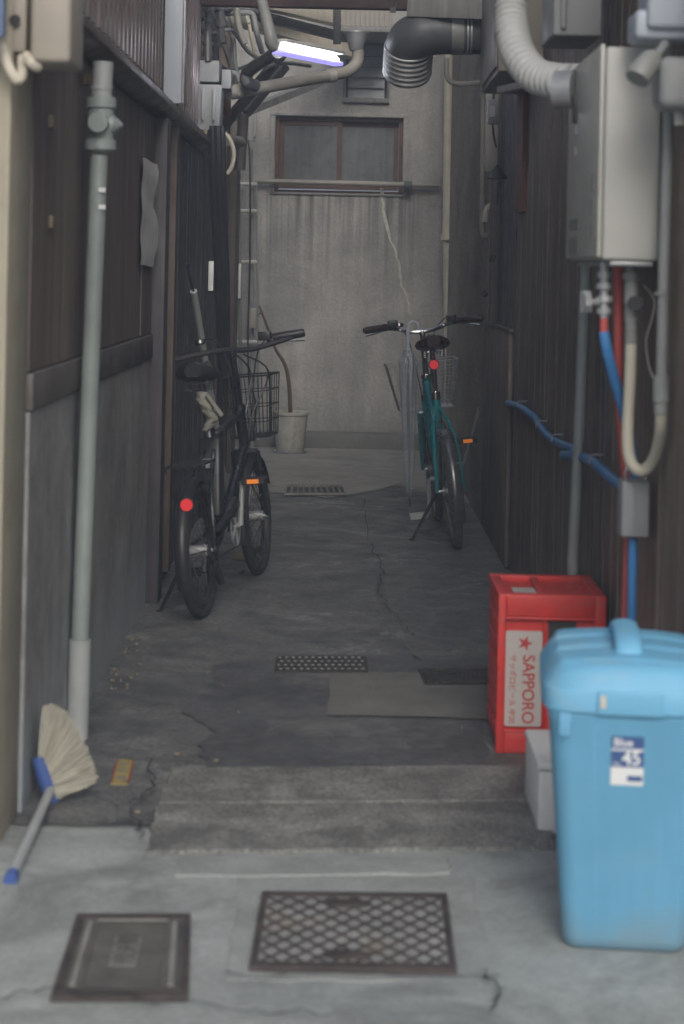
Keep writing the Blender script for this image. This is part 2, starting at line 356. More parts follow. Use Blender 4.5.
def text(name, body, size, X, m, parent, origin, right, up, depth=.0006, sx=1.0, align='LEFT', bold=0.0):
    cu = bpy.data.curves.new(name, 'FONT'); cu.body = body; cu.size = size; cu.extrude = depth; cu.align_x = align; cu.align_y = 'CENTER'; cu.offset = bold
    t = bpy.data.objects.new(name, cu); col.objects.link(t)
    dg = bpy.context.evaluated_depsgraph_get(); me = bpy.data.meshes.new_from_object(t.evaluated_get(dg))
    col.objects.unlink(t); bpy.data.objects.remove(t)
    r_, u_ = Vector(right).normalized(), Vector(up).normalized(); n_ = r_.cross(u_)
    off = wloc(parent) if parent else Vector((0,0,0))
    for v in me.vertices:
        c = v.co.copy(); v.co = Vector(origin) + r_*c.x*sx + u_*c.y + n_*c.z - off
    me.materials.clear(); me.materials.append(m)
    o = bpy.data.objects.new(name, me); col.objects.link(o); o.parent = parent
    return o

# ================================================================== HAZE
hm = bpy.data.materials.new('thin haze'); hm.use_nodes = True; hn = hm.node_tree
hn.nodes.remove(hn.nodes['Principled BSDF']); pv = hn.nodes.new('ShaderNodeVolumePrincipled')
pv.inputs['Color'].default_value = (.66,.79,1,1); pv.inputs['Density'].default_value = .011; pv.inputs['Anisotropy'].default_value = .0
hn.links.new(pv.outputs[0], hn.nodes['Material Output'].inputs['Volume'])
tag(MB().box(-160,160,-160,160,-1.2,9).build('haze', hm, None, smooth=False), kind='stuff')
# ================================================================== GROUND
tag(MB().poly([(-150,-150,0),(150,-150,0),(150,150,0),(-150,150,0)]).build('ground', M['ground'], None, smooth=False), kind='structure')
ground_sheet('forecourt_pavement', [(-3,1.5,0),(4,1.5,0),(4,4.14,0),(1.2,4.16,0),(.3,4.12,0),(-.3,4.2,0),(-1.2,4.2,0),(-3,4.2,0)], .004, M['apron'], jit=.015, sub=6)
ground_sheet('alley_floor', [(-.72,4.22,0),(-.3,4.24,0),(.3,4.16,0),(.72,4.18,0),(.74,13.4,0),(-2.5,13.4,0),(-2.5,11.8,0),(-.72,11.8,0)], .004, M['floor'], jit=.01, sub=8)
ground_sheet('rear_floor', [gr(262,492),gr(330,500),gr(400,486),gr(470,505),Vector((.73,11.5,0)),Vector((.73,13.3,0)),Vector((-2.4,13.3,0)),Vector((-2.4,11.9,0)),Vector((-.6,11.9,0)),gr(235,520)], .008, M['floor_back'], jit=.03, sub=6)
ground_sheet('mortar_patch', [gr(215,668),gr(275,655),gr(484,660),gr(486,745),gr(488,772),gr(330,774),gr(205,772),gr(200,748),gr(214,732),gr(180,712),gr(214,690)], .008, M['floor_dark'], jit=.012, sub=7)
ground_sheet('light_slab', [gr(331,677),gr(420,676),gr(500,672),gr(500,724),gr(430,721),gr(328,719)], .012, M['slab_light'], jit=.005, sub=7)
def slab(name, pts, m, h=.018):
    mb = MB(); n = len(pts)
    q = []
    for i in range(n):
        a, b = Vector(pts[i]), Vector(pts[(i+1) % n])
        for k in range(8):
            q.append(a + (b-a)*k/8 + Vector((rnd.uniform(-.006,.006), rnd.uniform(-.007,.007), 0)))
    mb.prism([(p.x, p.y) for p in q], .001, h, 'z')
    return tag(mb.build(name, m, None, bevel=min(.003, h*.3), bseg=1), kind='structure')
slab('stone_slab', [gr(172,767.5,.01),gr(330,767,.01),gr(520,765,.01),gr(534,800,.01),gr(330,801.5,.01),gr(160,802.5,.01)], M['slab'], .012)
slab('stone_slab', [gr(157,804.5,.01),gr(300,803.5,.01),gr(546,802,.01),gr(558,848,.01),gr(300,850.5,.01),gr(146,852,.01)], M['slab'], .013)
slab('cement_strip', [gr(180,856,.008),gr(450,857,.008),gr(452,873,.008),gr(176,876,.008)], M['strip'], .009)
for pts, wd, m in (
    ([gr(363,502),gr(370,548),gr(384,575),gr(378,597),gr(398,622),gr(414,640)], .0055, 'crack'),
    ([gr(404,646),gr(412,655),gr(420,662)], .010, 'crack_pale'),
    ([gr(150,766),gr(152,800),gr(130,812),gr(140,850)], .008, 'crack'),
    ([gr(115,800),gr(112,830),gr(122,790),gr(126,785)], .005, 'crack_pale'),
    ([gr(480,980),gr(505,1000),gr(490,1020)], .005, 'crack'),
    ([gr(228,983),gr(500,985)], .008, 'crack'), ([gr(0,1005),gr(60,1000),gr(230,1018),gr(350,1022)], .006, 'crack')):
    tag(line_strip(wander(pts, 9, .011), wd, .0245 if m == 'crack' and pts[0].y > 4.2 and pts[0].y < 4.9 else .0165).build('ground_crack', M[m], None, smooth=False), kind='structure')
# litter by the left wall: little chips
mb = MB()
for k in range(46):
    p = gr(rnd.uniform(104,140), rnd.uniform(640,700)) if k < 26 else Vector((rnd.uniform(-.66,.6), rnd.uniform(4.3,9), 0))
    a = rnd.uniform(0, 3); s_ = rnd.uniform(.002,.007)
    mb.cbox((max(p.x,-.68), p.y, .013), s_*2, s_, .006, Matrix.Rotation(a, 3, 'Z'))
tag(mb.build('ground_litter', M['wood']), kind='stuff', label='small chips of dry debris along the foot of the left wall', cat='debris')

# ================================================================== LEFT BUILDING
bl = root('timber_building', 'dark timber and metal clad building along the left of the alley', 'building', (-.72, 4.3, 0))
MB().box(-4.5,-.735,4.31,10.6,-.01,3.9).box(-4.5,-.735,10.602,11.9,-.01,2.15).build('wall_core', M['darkside'], bl, smooth=False)
MB().box(-4.5,-.715,4.03,4.30,-.01,3.9).build('plaster_pillar', M['plaster'], bl, bevel=.006)
def planks(mb, X, y0, y1, z0, z1, wd, side=1, dep=.02):
    y = y0
    while y < y1 - .01:
        wv = wd * rnd.uniform(.85, 1.15); e = min(y + wv - .004, y1); d = rnd.uniform(0, .005)
        mb.box(min(X, X - side*(dep+d)) , max(X, X - side*(dep+d)), y, e, z0, z1) if False else mb.box(*( (X, X+dep+d) if side > 0 else (X-dep-d, X)), y, e, z0, z1)
        y += wv
    return mb
planks(MB(), -.733, 4.31, 7.0, 1.003, 1.80, .45).build('upper_boards', M['board_up'], bl, bevel=.002, bseg=1)
planks(MB(), -.733, 4.31, 7.0, 0, .912, 1.8, dep=.022).build('lower_boards', M['board_low'], bl, bevel=.002, bseg=1)
MB().box(-.733,-.701,4.31,6.99,.915,1.0).build('rail', M['rail'], bl, bevel=.004)
MB().prism([(-.734,1.93),(-.655,1.865),(-.650,1.835),(-.66,1.825),(-.734,1.80)], 4.31, 9.4).build('flashing', M['flash'], bl, bevel=.003)
def ribbed(X, y0, y1, z0, z1, pitch, dep, side):
    prof = []; y = y0
    while y < y1:
        prof += [(0,y),(0,y+pitch*.45),(dep*side,y+pitch*.55),(dep*side,y+pitch*.9)]; y += pitch
    vs = []; fs = []
    for (d, yy) in prof: vs += [(X+d, min(yy,y1), z0), (X+d, min(yy,y1), z1)]
    for i in range(len(prof)-1): fs.append((2*i, 2*i+2, 2*i+3, 2*i+1))
    # returns to give thickness
    return MB().add(vs, fs)
ribbed(-.728, 4.31, 9.4, 1.92, 3.85, .11, .022, 1).build('ribbed_siding', M['upsiding'], bl, smooth=False)
MB().box(-.734,-.665,7.02,7.16,0,1.80).box(-.734,-.680,7.19,7.30,0,1.80).build('door_post', M['darkside'], bl, bevel=.004)
MB().box(-.733,-.668,7.46,7.56,.05,1.80).build('door_post', M['brownpost'], bl, bevel=.004)
planks(MB(), -.733, 7.58, 10.4, 0, 1.80, .14, dep=.03).build('dark_boards', M['darkside'], bl, bevel=.003, bseg=1)
planks(MB(), -.733, 9.42, 10.4, 1.81, 3.2, .14, dep=.02).build('dark_boards', M['darkside'], bl, bevel=.003, bseg=1)
MB().box(-.733,-.655,10.42,10.60,0,3.2).build('corner_post', M['brownpost'], bl, bevel=.004)
MB().box(-.733,-.665,11.5,11.88,0,2.15).build('corner_post', M['brownpost'], bl, bevel=.004)
MB().box(-.733,-.71,10.62,11.48,0,2.15).build('rear_board', M['darkside'], bl, bevel=.003)
# peg knots on the boards
for (px, py) in ((52,122),(52,222)):
    p = onx(px, py, -.706)
    MB().cbox(p, .01, .05, .03).build('paint_chip', M['wood'], bl, bevel=.002)

# beam between the buildings
b_ = MB().box(-.70,.69,8.86,8.93,2.472,2.56).build('crossbeam', M['beam'], None, bevel=.003)
tag(b_, 'dark rusty red beam crossing the alley at the very top', 'beam')

# ================================================================== RIGHT BUILDING
br = root('boarded_building', 'dark brown boarded building along the right of the alley', 'building', (.72, 3.7, 0))
MB().box(.745,4.5,3.75,13.3,-.01,3.6).build('wall_core', M['darkside'], br, smooth=False)
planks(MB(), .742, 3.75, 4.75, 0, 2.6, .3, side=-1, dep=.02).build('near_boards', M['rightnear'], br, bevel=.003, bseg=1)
planks(MB(), .742, 4.80, 5.25, 0, 2.6, .11, side=-1, dep=.02).build('middle_boards', M['rightboard'], br, bevel=.003, bseg=1)
planks(MB(), .742, 5.27, 8.0, 0, 2.6, .085, side=-1, dep=.02).build('grooved_boards', M['rightboard'], br, bevel=.003, bseg=1)
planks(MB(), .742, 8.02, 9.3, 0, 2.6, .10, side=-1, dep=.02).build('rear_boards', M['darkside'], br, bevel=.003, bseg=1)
MB().box(.735,.68,8.9,9.0,1.0,2.6).build('corner_strip', M['rail'], br, bevel=.003)
MB().box(.70,.744,9.32,13.28,0,3.6).build('rough_plaster_wall', M['roughwall'], br, smooth=False)
MB().box(.742,4.5,3.6,3.748,-.01,3.6).build('end_wall', M['plaster'], br, smooth=False)

# ================================================================== BACK WALL
bk = root('rendered_building', 'grey rendered building closing the far end of the alley', 'building', (0, 13.3, 0))
YB = 13.3
def wx(px, py=270): return at(px, py, YB).x
def wz(px, py): return at(px, py, YB).z
x0, x1 = wx(275,150), wx(403,150); z1, z0 = wz(340,117), wz(340,193)
v0, v1 = wx(346,75), wx(387,75); vz1, vz0 = wz(365,45), wz(365,98)
w_ = MB()
W0, W1, TOP = -2.6, 1.0, 4.6
def wallband(xa, xb, za, zb): w_.box(xa, xb, YB, YB+.25, za, zb)
wallband(W0, W1, 0, z0); wallband(W0, x0, z0, z1); wallband(x1, W1, z0, z1); wallband(W0, W1, z1, vz0)
wallband(W0, v0, vz0, vz1); wallband(v1, W1, vz0, vz1); wallband(W0, W1, vz1, TOP)
w_.build('wall', M['backwall'], bk, smooth=False)
MB().prism([(13.21,0),(13.297,0),(13.297,.12),(13.25,.115),(13.22,.085)], -2.4, .70, 'x').build('plinth', M['slab_light'], bk, bevel=.006)
# base crack line
q = [(wx(x_,436+rnd.uniform(-1.5,1.5)), wz(x_, 436 + (x_-300)*.012 + rnd.uniform(-1.2,1.2))) for x_ in range(262, 450, 6)]
mb = MB()
vs = [(a, YB-.003, b+.006*rnd.uniform(.4,1.2)) for a, b in q] + [(a, YB-.003, b-.006*rnd.uniform(.4,1.2)) for a, b in q]
mb.add(vs, [(i, i+1, len(q)+i+1, len(q)+i) for i in range(len(q)-1)]).build('base_crack', M['crack'], bk, smooth=False)
cp = [(381,188),(384,215),(391,240),(398,262),(402,285),(408,300),(411,318)]
cp = [((1-t_)*cp[i][0]+t_*cp[i+1][0] + rnd.uniform(-1.1,1.1), (1-t_)*cp[i][1]+t_*cp[i+1][1]) for i in range(len(cp)-1) for t_ in (0,.2,.4,.6,.8)]
vs = [tuple(at(a-1.6*rnd.uniform(.3,1.3), b, YB) - Vector((0,.003,0))) for a, b in cp] + [tuple(at(a+1.6*rnd.uniform(.3,1.3), b, YB) - Vector((0,.003,0))) for a, b in cp]
MB().add(vs, [(i, i+1, len(cp)+i+1, len(cp)+i) for i in range(len(cp)-1)]).build('filled_crack', M['filler'], bk, smooth=False)
# window
wf = MB(); t = .026
for (a,b,c,d) in ((x0,x1,z1-t,z1),(x0,x1,z0,z0+t*.7),(x0,x0+t,z0+t*.7,z1-t),(x1-t,x1,z0+t*.7,z1-t)): wf.box(a,b,YB+.035,YB+.12,c,d)
wfo = wf.build('window', M['winframe'], bk, bevel=.002, bseg=1)
mid = (x0+x1)/2
def sash(a, b, y):
    s_ = MB(); tt = .034
    for (p,q_,c,d) in ((a,b,z1-t-tt,z1-t-.002),(a,b,z0+t,z0+t+tt),(a,a+tt,z0+t+tt,z1-t-tt),(b-tt,b,z0+t+tt,z1-t-tt)): s_.box(p,q_,y,y+.02,c,d)
    s_.build('sash', M['winframe'], wfo, bevel=.002, bseg=1)
    MB().box(a+tt,b-tt,y+.008,y+.012,z0+t+tt,z1-t-tt).build('pane', M['frostglass'], wfo, smooth=False)
sash(x0+t+.002, mid+.02, YB+.055); sash(mid-.02, x1-t-.002, YB+.085)
MB().box(x0-.03,x1+.035,YB-.015,YB+.03,z0-.018,z0-.002).build('sill', M['trimgrey'], wfo, bevel=.004)
MB().box(x0-.035,x1+.03,YB-.012,YB+.02,z1+.002,z1+.028).box(x0-.035,x0-.003,YB-.012,YB+.02,z0,z1).box(x1+.003,x1+.03,YB-.012,YB+.02,z0,z1).build('surround', M['backwall'], wfo, bevel=.003)
# louvre window
lv = MB().box(v0-.02,v1+.02,YB-.035,YB+.01,vz0-.035,vz0-.001).box(v0-.02,v0,YB-.03,YB+.02,vz0,vz1+.03).box(v1,v1+.02,YB-.03,YB+.02,vz0,vz1+.03).box(v0,v1,YB-.02,YB+.02,vz1,vz1+.03).build('window', M['trimgrey'], bk, bevel=.003)
lb = MB()
n = 5
for i in range(n):
    za = vz0 + (vz1-vz0)*i/n; zb = vz0 + (vz1-vz0)*(i+1)/n
    lb.add([(v0+.015,YB+.03,za),(v1-.015,YB+.03,za),(v1-.015,YB+.06,zb),(v0+.015,YB+.06,zb),(v0+.015,YB+.035,za),(v1-.015,YB+.035,za),(v1-.015,YB+.065,zb),(v0+.015,YB+.065,zb)],
        [(0,1,2,3),(4,7,6,5),(0,4,5,1),(2,6,7,3),(0,3,7,4),(1,5,6,2)])
lb.build('louvre', M['blind'], lv, smooth=False)
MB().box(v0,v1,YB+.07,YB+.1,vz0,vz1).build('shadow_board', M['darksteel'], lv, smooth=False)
# pale ribbed shutter box over it
p0, p1 = at(342,-20,12.7), at(392,30,12.7)
sb = root('shutter_box', 'pale ribbed metal box high on the rear wall above the small window', 'shutter box', ((p0.x+p1.x)/2, 12.7, p1.z))
mb = MB().box(p0.x,p1.x,12.7,13.29,p1.z+.015,p0.z+.4)
x_ = p0.x
while x_ < p1.x-.012: mb.box(x_, x_+.016, 12.688, 12.70, p1.z+.02, p0.z+.4); x_ += .032
mb.build('ribbed_casing', M['beigewall'], sb, bevel=.002, bseg=1)
MB().box(p0.x-.02,p1.x+.02,12.66,13.29,p1.z-.02,p1.z+.013).build('lower_rail', M['trimgrey'], sb, bevel=.003)

# roof beams on the left rear, running diagonally
def bar(a, b, wd, th, up=Vector((0,0,1))):
    a, b = Vector(a), Vector(b); d = (b-a).normalized(); s_ = d.cross(up).normalized(); u_ = s_.cross(d)
    mb = MB(); vs = []
    for p in (a, b):
        for (i, j) in ((-1,-1),(1,-1),(1,1),(-1,1)): vs.append(p + s_*i*th/2 + u_*j*wd/2)
    return mb.add(vs, [(0,1,2,3),(7,6,5,4),(0,4,5,1),(1,5,6,2),(2,6,7,3),(3,7,4,0)])
def solo(mb, name, m, label, cat, group=None, **k):
    return tag(mb.build(name, m, None, **k), label, cat, group)
solo(bar(at(222,12,11.9), at(352,52,12.9), .10, .12), 'eave_beam', M['cream'], 'pale boxed eave beam slanting down behind the lamp', 'beam', bevel=.004)
solo(bar(at(228,-6,11.5), at(350,22,12.9), .09, .1), 'eave_beam', M['cream'], 'uppermost pale eave beam slanting to the ribbed box', 'beam', bevel=.004)
solo(bar(at(252,14,11.2), at(346,38,12.4), .055, .06), 'eave_beam', M['darksteel'], 'dark steel rail slanting between the two pale eave beams', 'rail', bevel=.003)
solo(bar(at(337,-14,9.9), at(337,44,9.9), .04, .04, Vector((0,1,0))), 'hanger', M['darksteel'], 'short dark vertical hanger dropping from the top beside the lamp', 'hanger', bevel=.002)
solo(bar(at(284,52,10.2), at(222,128,9.9), .05, .03), 'brace', M['darksteel'], 'longer dark diagonal steel brace under the pipes on the left', 'bracket', 'diagonal steel braces')
solo(bar(at(286,66,10.8), at(246,114,10.6), .045, .03), 'brace', M['darksteel'], 'shorter dark diagonal steel brace below the grey pipe', 'bracket', 'diagonal steel braces')
solo(bar(at(225,120,10.6), at(330,78,12.6), .045, .05), 'brace', M['trimgrey'], 'pale thin bar running back behind the diagonal braces', 'bracket')

# ================================================================== OVERHEAD PIPES
# grey waste pipe with hopper
gp = root('drain_pipe', 'warm grey drain pipe crossing below the lamp and turning up at a rain hopper', 'pipe', at(232,92,9.2))
MB().tube([at(228,93,9.15),at(260,88,9.3),at(300,81,9.5),at(338,74,9.7),at(350,70,9.75),at(357,62,9.77),at(358,50,9.77)], .031, 16, smooth=4).build('pipe_run', M['pvcwarm'], gp)
for (a,b,Y) in ((331,75.5,9.65),(236,91.5,9.18)):
    p = at(a,b,Y); MB().tube([p+Vector((-.025,0,-.004)), p+Vector((.025,.01,.004))], .036, 16).build('coupling', M['pvcwarm'], gp)
hp = at(356,50,9.77)
MB().lathe([(.030,-.005),(.034,.0),(.040,.03),(.055,.06),(.062,.085),(.066,.085),(.066,.095),(.058,.095),(.050,.06),(.026,.0)], hp, 28).build('rain_hopper', M['galv'], gp)
# dark bend feeding down
solo(MB().tube([at(278,52,8.6),at(262,62,8.9),at(248,72,9.1),at(247,82,9.1),at(256,86,9.15)], [.03,.03,.032,.032,.03], 14, smooth=4), 'drain_bend', M['darkpipe'], 'thick dark bent pipe just left of the lamp end', 'pipe')
# small pipes: path, radius, material, label
sp = [
 ([(222,14,9.4),(236,13,9.4),(250,13,9.4),(254,18,9.4),(257,34,9.4),(262,52,9.5)], .014, 'pvc', 'thin grey pipe turning down below the top beam'),
 ([(237,-10,9.3),(237,12,9.3),(240,30,9.3),(245,44,9.3)], .016, 'pvcwarm', 'warm grey pipe dropping from the top to a bent end'),
 ([(226,14,9.5),(229,28,9.5),(234,42,9.5),(235,62,9.5),(240,84,9.5)], .011, 'pvc', 'slim grey conduit snaking down left of the thick bend'),
 ([(221,34,9.6),(226,50,9.6),(231,66,9.6),(236,88,9.6)], .014, 'pvcwarm', 'slanting warm grey conduit beside the snaking one'),
 ([(212,10,9.2),(250,11,9.6),(262,15,9.6)], .013, 'darkpipe', 'thin dark pipe running level under the top beam'),
 ([(246,-8,9.7),(247,20,9.7),(250,22,9.7)], .008, 'white', 'short pale wire pipe at the very top'),
 ([(226,72,9.2),(236,74,9.2),(240,82,9.2)], .014, 'boxgrey', 'stub of grey conduit leaving the electric box'),
 ([(206,30,9.3),(214,33,9.3),(224,30,9.3),(233,31,9.4),(238,38,9.5)], .010, 'pvc', 'thin level conduit linking the dark jointed pipes'),
 ([(230,-8,9.6),(230,8,9.6),(233,24,9.6),(240,40,9.7),(249,52,9.8),(262,60,9.9)], .012, 'pvcwarm', 'warm grey conduit curving right behind the thick bend'),
 ([(214,40,9.4),(216,58,9.4),(224,68,9.4),(234,70,9.5),(246,66,9.6)], .009, 'darkpipe', 'thin dark conduit looping past the top of the electric box'),
 ([(243,-8,10.2),(250,30,10.2),(256,66,10.3),(250,96,10.3)], .010, 'cream', 'cream conduit dropping behind the lamp arm'),
 ([(265,68,10.0),(284,63,10.3),(310,66,10.8)], .011, 'darkpipe', 'thin dark pipe passing under the lamp'),
 ([(224,96,9.2),(224,100,9.2),(228,114,9.3)], .02, 'rust', 'rusty stub of pipe beside the electric box'),
]
for pts, r_, m_, lab in sp:
    solo(MB().tube([at(*p) for p in pts], r_, 10, smooth=4), 'conduit', M[m_], lab, 'pipe')
vp = MB().tube([at(208,-12,9.1),at(208,62,9.0)], .016, 10)
for yy in (8,18,30,42,52): vp.tube([at(208,yy,9.05), at(208,yy+4,9.05)], .026, 8)
solo(vp, 'valve_pipe', M['darkpipe'], 'dark jointed pipe entering the top of the grey electric box', 'pipe')
vp = MB().tube([at(221,-12,9.2),at(221,34,9.2),at(218,46,9.2)], .018, 10)
for yy in (3,20,36): vp.tube([at(221,yy,9.2), at(221,yy+7,9.2)], .028, 8)
solo(vp, 'valve_pipe', M['darkpipe'], 'dark jointed pipe ending short above the electric box', 'pipe')
solo(MB().tube([at(243,114,10.3),at(243,122,10.3),at(241,150,10.3),at(240,170,10.3)], .03, 12), 'stack_pipe', M['rail'], 'stubby brown vertical pipe below the braces', 'pipe')
solo(MB().tube([at(228,140,9.6),at(240,142,9.9)], .03, 12), 'stack_pipe', M['pvcwarm'], 'stubby pale pipe end sticking out below the electric box', 'pipe')
solo(MB().cbox(at(253,122,12.9), .05,.04,.25).cbox(at(255,122,12.86), .012,.05,.2), 'slotted_strip', M['white'], 'white slotted strip fixed on the rear wall left of the window', 'strip', bevel=.003)

# lamp
la = root('alley_lamp', 'lit fluorescent tube lamp hanging under a bent grey pipe arm', 'lamp', at(278,50,8.2))
MB().tube([at(258,-14,8.3),at(263,6,8.25),at(269,30,8.2),at(273,45,8.2),at(282,49,8.25)], [.022,.024,.027,.03,.026], 14, smooth=4).build('lamp_arm', M['pvc'], la)
a, b = at(279,48,8.2), at(337,60,8.75)
MB().tube([a+(b-a)*.0+Vector((0,-.006,0)), a+(b-a)*.05+Vector((0,-.006,0)), a+(b-a)*.95+Vector((0,-.006,0)), b+Vector((0,-.006,0))], [.012,.020,.018,.010], 12).build('lamp_tube', M['tube'], la)
bar(a+(b-a)*-.04+Vector((0,.012,-.016)), b+(b-a)*.04+Vector((0,.012,-.016)), .050, .02, Vector((0,1,0))).build('halo', M['halo'], la, bevel=.009, bseg=3)  # glowing violet bar added to draw the lens halo, not a lamp part
bar(a+Vector((0,0,.032)), b+Vector((.005,0,.032)), .016, .075).build('lamp_housing', M['white'], la, bevel=.004)

# electric box on the left
eb = root('electric_box', 'two stage grey electric box high on the left wall, cables below', 'electric box', at(210,95,9.0))
a, b = at(194,60,9), at(219,82,9); MB().box(a.x,b.x,9.0,9.2,b.z,a.z).build('upper_cover', M['boxgrey'], eb, bevel=.006)
a, b = at(193,84,8.97), at(221,130,8.97)
MB().add([(a.x,8.97,a.z),(b.x,8.97,a.z),(b.x,9.2,a.z),(a.x,9.2,a.z),(a.x+.01,8.99,b.z),(b.x-.01,8.99,b.z),(b.x-.01,9.2,b.z),(a.x+.01,9.2,b.z)],
    [(0,1,2,3),(4,7,6,5),(0,4,5,1),(1,5,6,2),(2,6,7,3),(3,7,4,0)]).build('lower_cover', M['boxgrey'], eb, bevel=.006)
for px in (203,214): c = at(px,104,8.962); MB().cbox(c, .014,.012,.15).build('rib', M['boxgrey'], eb, bevel=.002)
a = at(227,80,9.05); MB().cbox(a, .045,.1,.09).build('side_terminal', M['boxgrey'], eb, bevel=.004)
# cables below
solo(MB().tube([at(206,126,9.0),at(205,134,9.0),at(206,146,9.05)], .012, 8), 'cable', M['wood'], 'short tan cable leaving the electric box', 'cable')
bc = MB()
for dx, r_ in ((0,.018),(5,.020),(10,.016)):
    bc.tube([at(212+dx,126,9.0),at(213+dx,170,9.0),at(215+dx*.9,220,9.05),at(218+dx*.8,270,9.1),at(220+dx*.7,330,9.2),Vector((-.60+dx*.002,9.35,.6)),Vector((-.60+dx*.002,9.4,.02))], r_, 8, smooth=3)
solo(bc, 'cable_bundle', M['blackplastic'], 'bundle of thick black cables hanging from the electric box', 'cable')
solo(MB().tube([at(222,132,9.1),at(229,138,9.1),at(234,152,9.1),at(232,166,9.1),at(227,174,9.1)], .010, 8, smooth=4), 'hose', M['cream'], 'curled cream hose beside the black cables', 'hose')
wp = at(211,276,8.95); solo(MB().cbox(wp, .024,.012,.14), 'white_glint', M['ink_white'], 'narrow white marker plate painting a reflection on the black cables', 'glint', bevel=.002)  # bright reflection on the cables, put in as a white plate
wp = at(237,281,11.9); solo(MB().cbox(wp, .05,.05,.22), 'corner_glint', M['ink_white'], 'small white strip painting a reflection at the far left corner', 'guard', bevel=.005)  # white block drawn in place of a reflection on the corner pipe
# pipes in the far left corner
fc = root('corner_pipes', 'pale standpipe with brackets at the far left corner', 'pipe', at(250,440,13.1))
MB().tube([at(251,150,13.1),at(252,300,13.1),at(252,452,13.15)], .013, 8).tube([at(256,184,13.1),at(258,300,13.1),at(258,440,13.1)], .009, 8).build('standpipe', M['pvc'], fc)
for yy in (184,211,262,342): MB().tube([at(234,yy,12.9),at(256,yy,13.05)], .013, 8).build('bracket', M['white'], fc)
MB().cbox(at(253,318,13.05), .05,.05,.14).build('tap_body', M['pvcwarm'], fc, bevel=.006)
solo(MB().tube([at(248,140,12.6),at(250,170,12.6),at(250,260,12.7),at(248,330,12.7),at(249,380,12.7),at(256,405,12.8),at(252,440,12.9)], .006, 6, smooth=4), 'cable', M['blackplastic'], 'thin black cable dangling at the far left corner', 'cable')
solo(MB().tube([at(238,150,11.95),at(240,300,11.95),at(241,455,11.95)], .012, 8), 'edge_pipe', M['trimgrey'], 'slim grey pipe on the corner of the left building', 'pipe')
# pipe across rear wall
rp = root('rear_pipe', 'long pale pipe running level across the rear wall below the window', 'pipe', at(345,183,13.24))
MB().tube([at(254,181,13.24),at(345,183,13.24),at(440,185.5,13.24)], .018, 12).build('pipe_run', M['pvcwarm'], rp)
MB().tube([at(404,185,13.2),at(412,185.2,13.2)], .03, 10).build('coupling', M['darkpipe'], rp)

# big duct
du = root('exhaust_duct', 'big dark exhaust duct from the right bending down into a ribbed silver end', 'duct', at(440,35,8.0))
MB().tube([at(480,33,8.0),at(450,33,8.0),at(434,33,8.0),at(421,35,8.0),at(412,40,8.02),at(409,47,8.05)], [.090,.090,.093,.097,.100,.102], 32, smooth=6).build('duct_elbow', M['duct'], du)
pts, rr = [], []
A, B = at(408.8,46,8.045), at(407,75,8.15); n = 40
for i in range(n+1):
    t_ = i/n; pts.append(A+(B-A)*t_); rr.append(.101 + .005*math.sin(t_*2*math.pi*6) + (.004 if i > n-3 else 0))
rr[-1] = .08
MB().tube(pts, rr, 36).build('ribbed_end', M['alu'], du, ang=60)
MB().tube([at(463,33,8),at(451,33,8)], .0925, 32).build('clamp_band', M['pvc'], du)
for px in (466,469.5): MB().tube([at(px,33,8),at(px+1.6,33,8)], .096, 32).build('clamp_ring', M['galv'], du)
bar(at(408,5,7.95), at(492,8,7.85), .03, .10, Vector((0,1,0)) ).build('top_tray', M['trimgrey'], du, bevel=.003)
solo(MB().tube([at(394,9,7.9),at(397,2,7.9),at(402,-8,7.9)], .004, 6).cbox(at(393,10,7.9), .025,.02,.02), 'duct_hook', M['darksteel'], 'small wire hook holding the big duct', 'hook')
# beige box right of duct
bb = root('wall_box', 'beige metal box on the right wall behind the pale flexible duct', 'box', (.63, 7.5, 1.98))
a = at(478,84,7.95); MB().box(.555,.72,7.05,7.95,2.0,2.42).build('casing', M['beigewall'], bb, bevel=.006)
MB().box(.545,.554,7.1,7.9,2.02,2.40).build('lid', M['beigewall'], bb, bevel=.003)
# right rear pipes
solo(MB().tube([at(449,38,12.9),at(448,150,12.9),at(447,238,12.9)], .032, 14).tube([at(449,236,12.92),at(450,340,12.92),at(451,446,12.92)], .042, 14).tube([at(448,234,12.9),at(448,240,12.9)], .05, 14), 'downpipe', M['cream'], 'wide cream downpipe in the far right corner', 'pipe')
solo(MB().tube([at(456,110,13.0),at(457,440,13.0)], .012, 8), 'downpipe', M['darkpipe'], 'thin dark pipe right beside the cream downpipe', 'pipe')
solo(MB().tube([at(447,58,9.4),at(447,76,9.4),at(453,83,9.4),at(466,84,9.4),at(484,82,9.3)], .013, 10, smooth=4), 'conduit', M['pvcwarm'], 'warm grey conduit hooking under the big duct', 'pipe')
rc = root('conduit_run', 'warm grey conduit with elbow low on the right rear wall', 'pipe', at(484,230,9.4))
MB().tube([at(483,86,9.4),at(483,150,9.4),at(482,205,9.4),at(482,232,9.4),at(486,236,9.4),at(490,232,9.4),at(490,222,9.4)], .013, 10, smooth=3).build('conduit', M['pvcwarm'], rc)
MB().tube([at(485,222,9.2),at(487,210,9.2),at(492,205,9.2),at(499,204,9.1)], .016, 10, smooth=4).build('elbow', M['cream'], rc)
for yy in (92,203): MB().tube([at(483,yy,9.4), at(483,yy+5,9.4)], .018, 10).build('coupling', M['pvc'], rc)
MB().box(at(484,165,8.9).x,.70,8.86,8.9,at(484,172,8.9).z,at(484,60,8.9).z).build('cover_board', M['beigewall'], rc, bevel=.003)
de = root('wall_switch', 'small grey switch device with white label on the right wall', 'switch', at(492,112,8.5))
c = at(493,112,8.5); MB().cbox(c, .05,.05,.11).build('body', M['boxgrey'], de, bevel=.006)
MB().cbox(c+Vector((-.006,-.03,.0)), .026,.004,.05).build('sticker', M['white'], de)
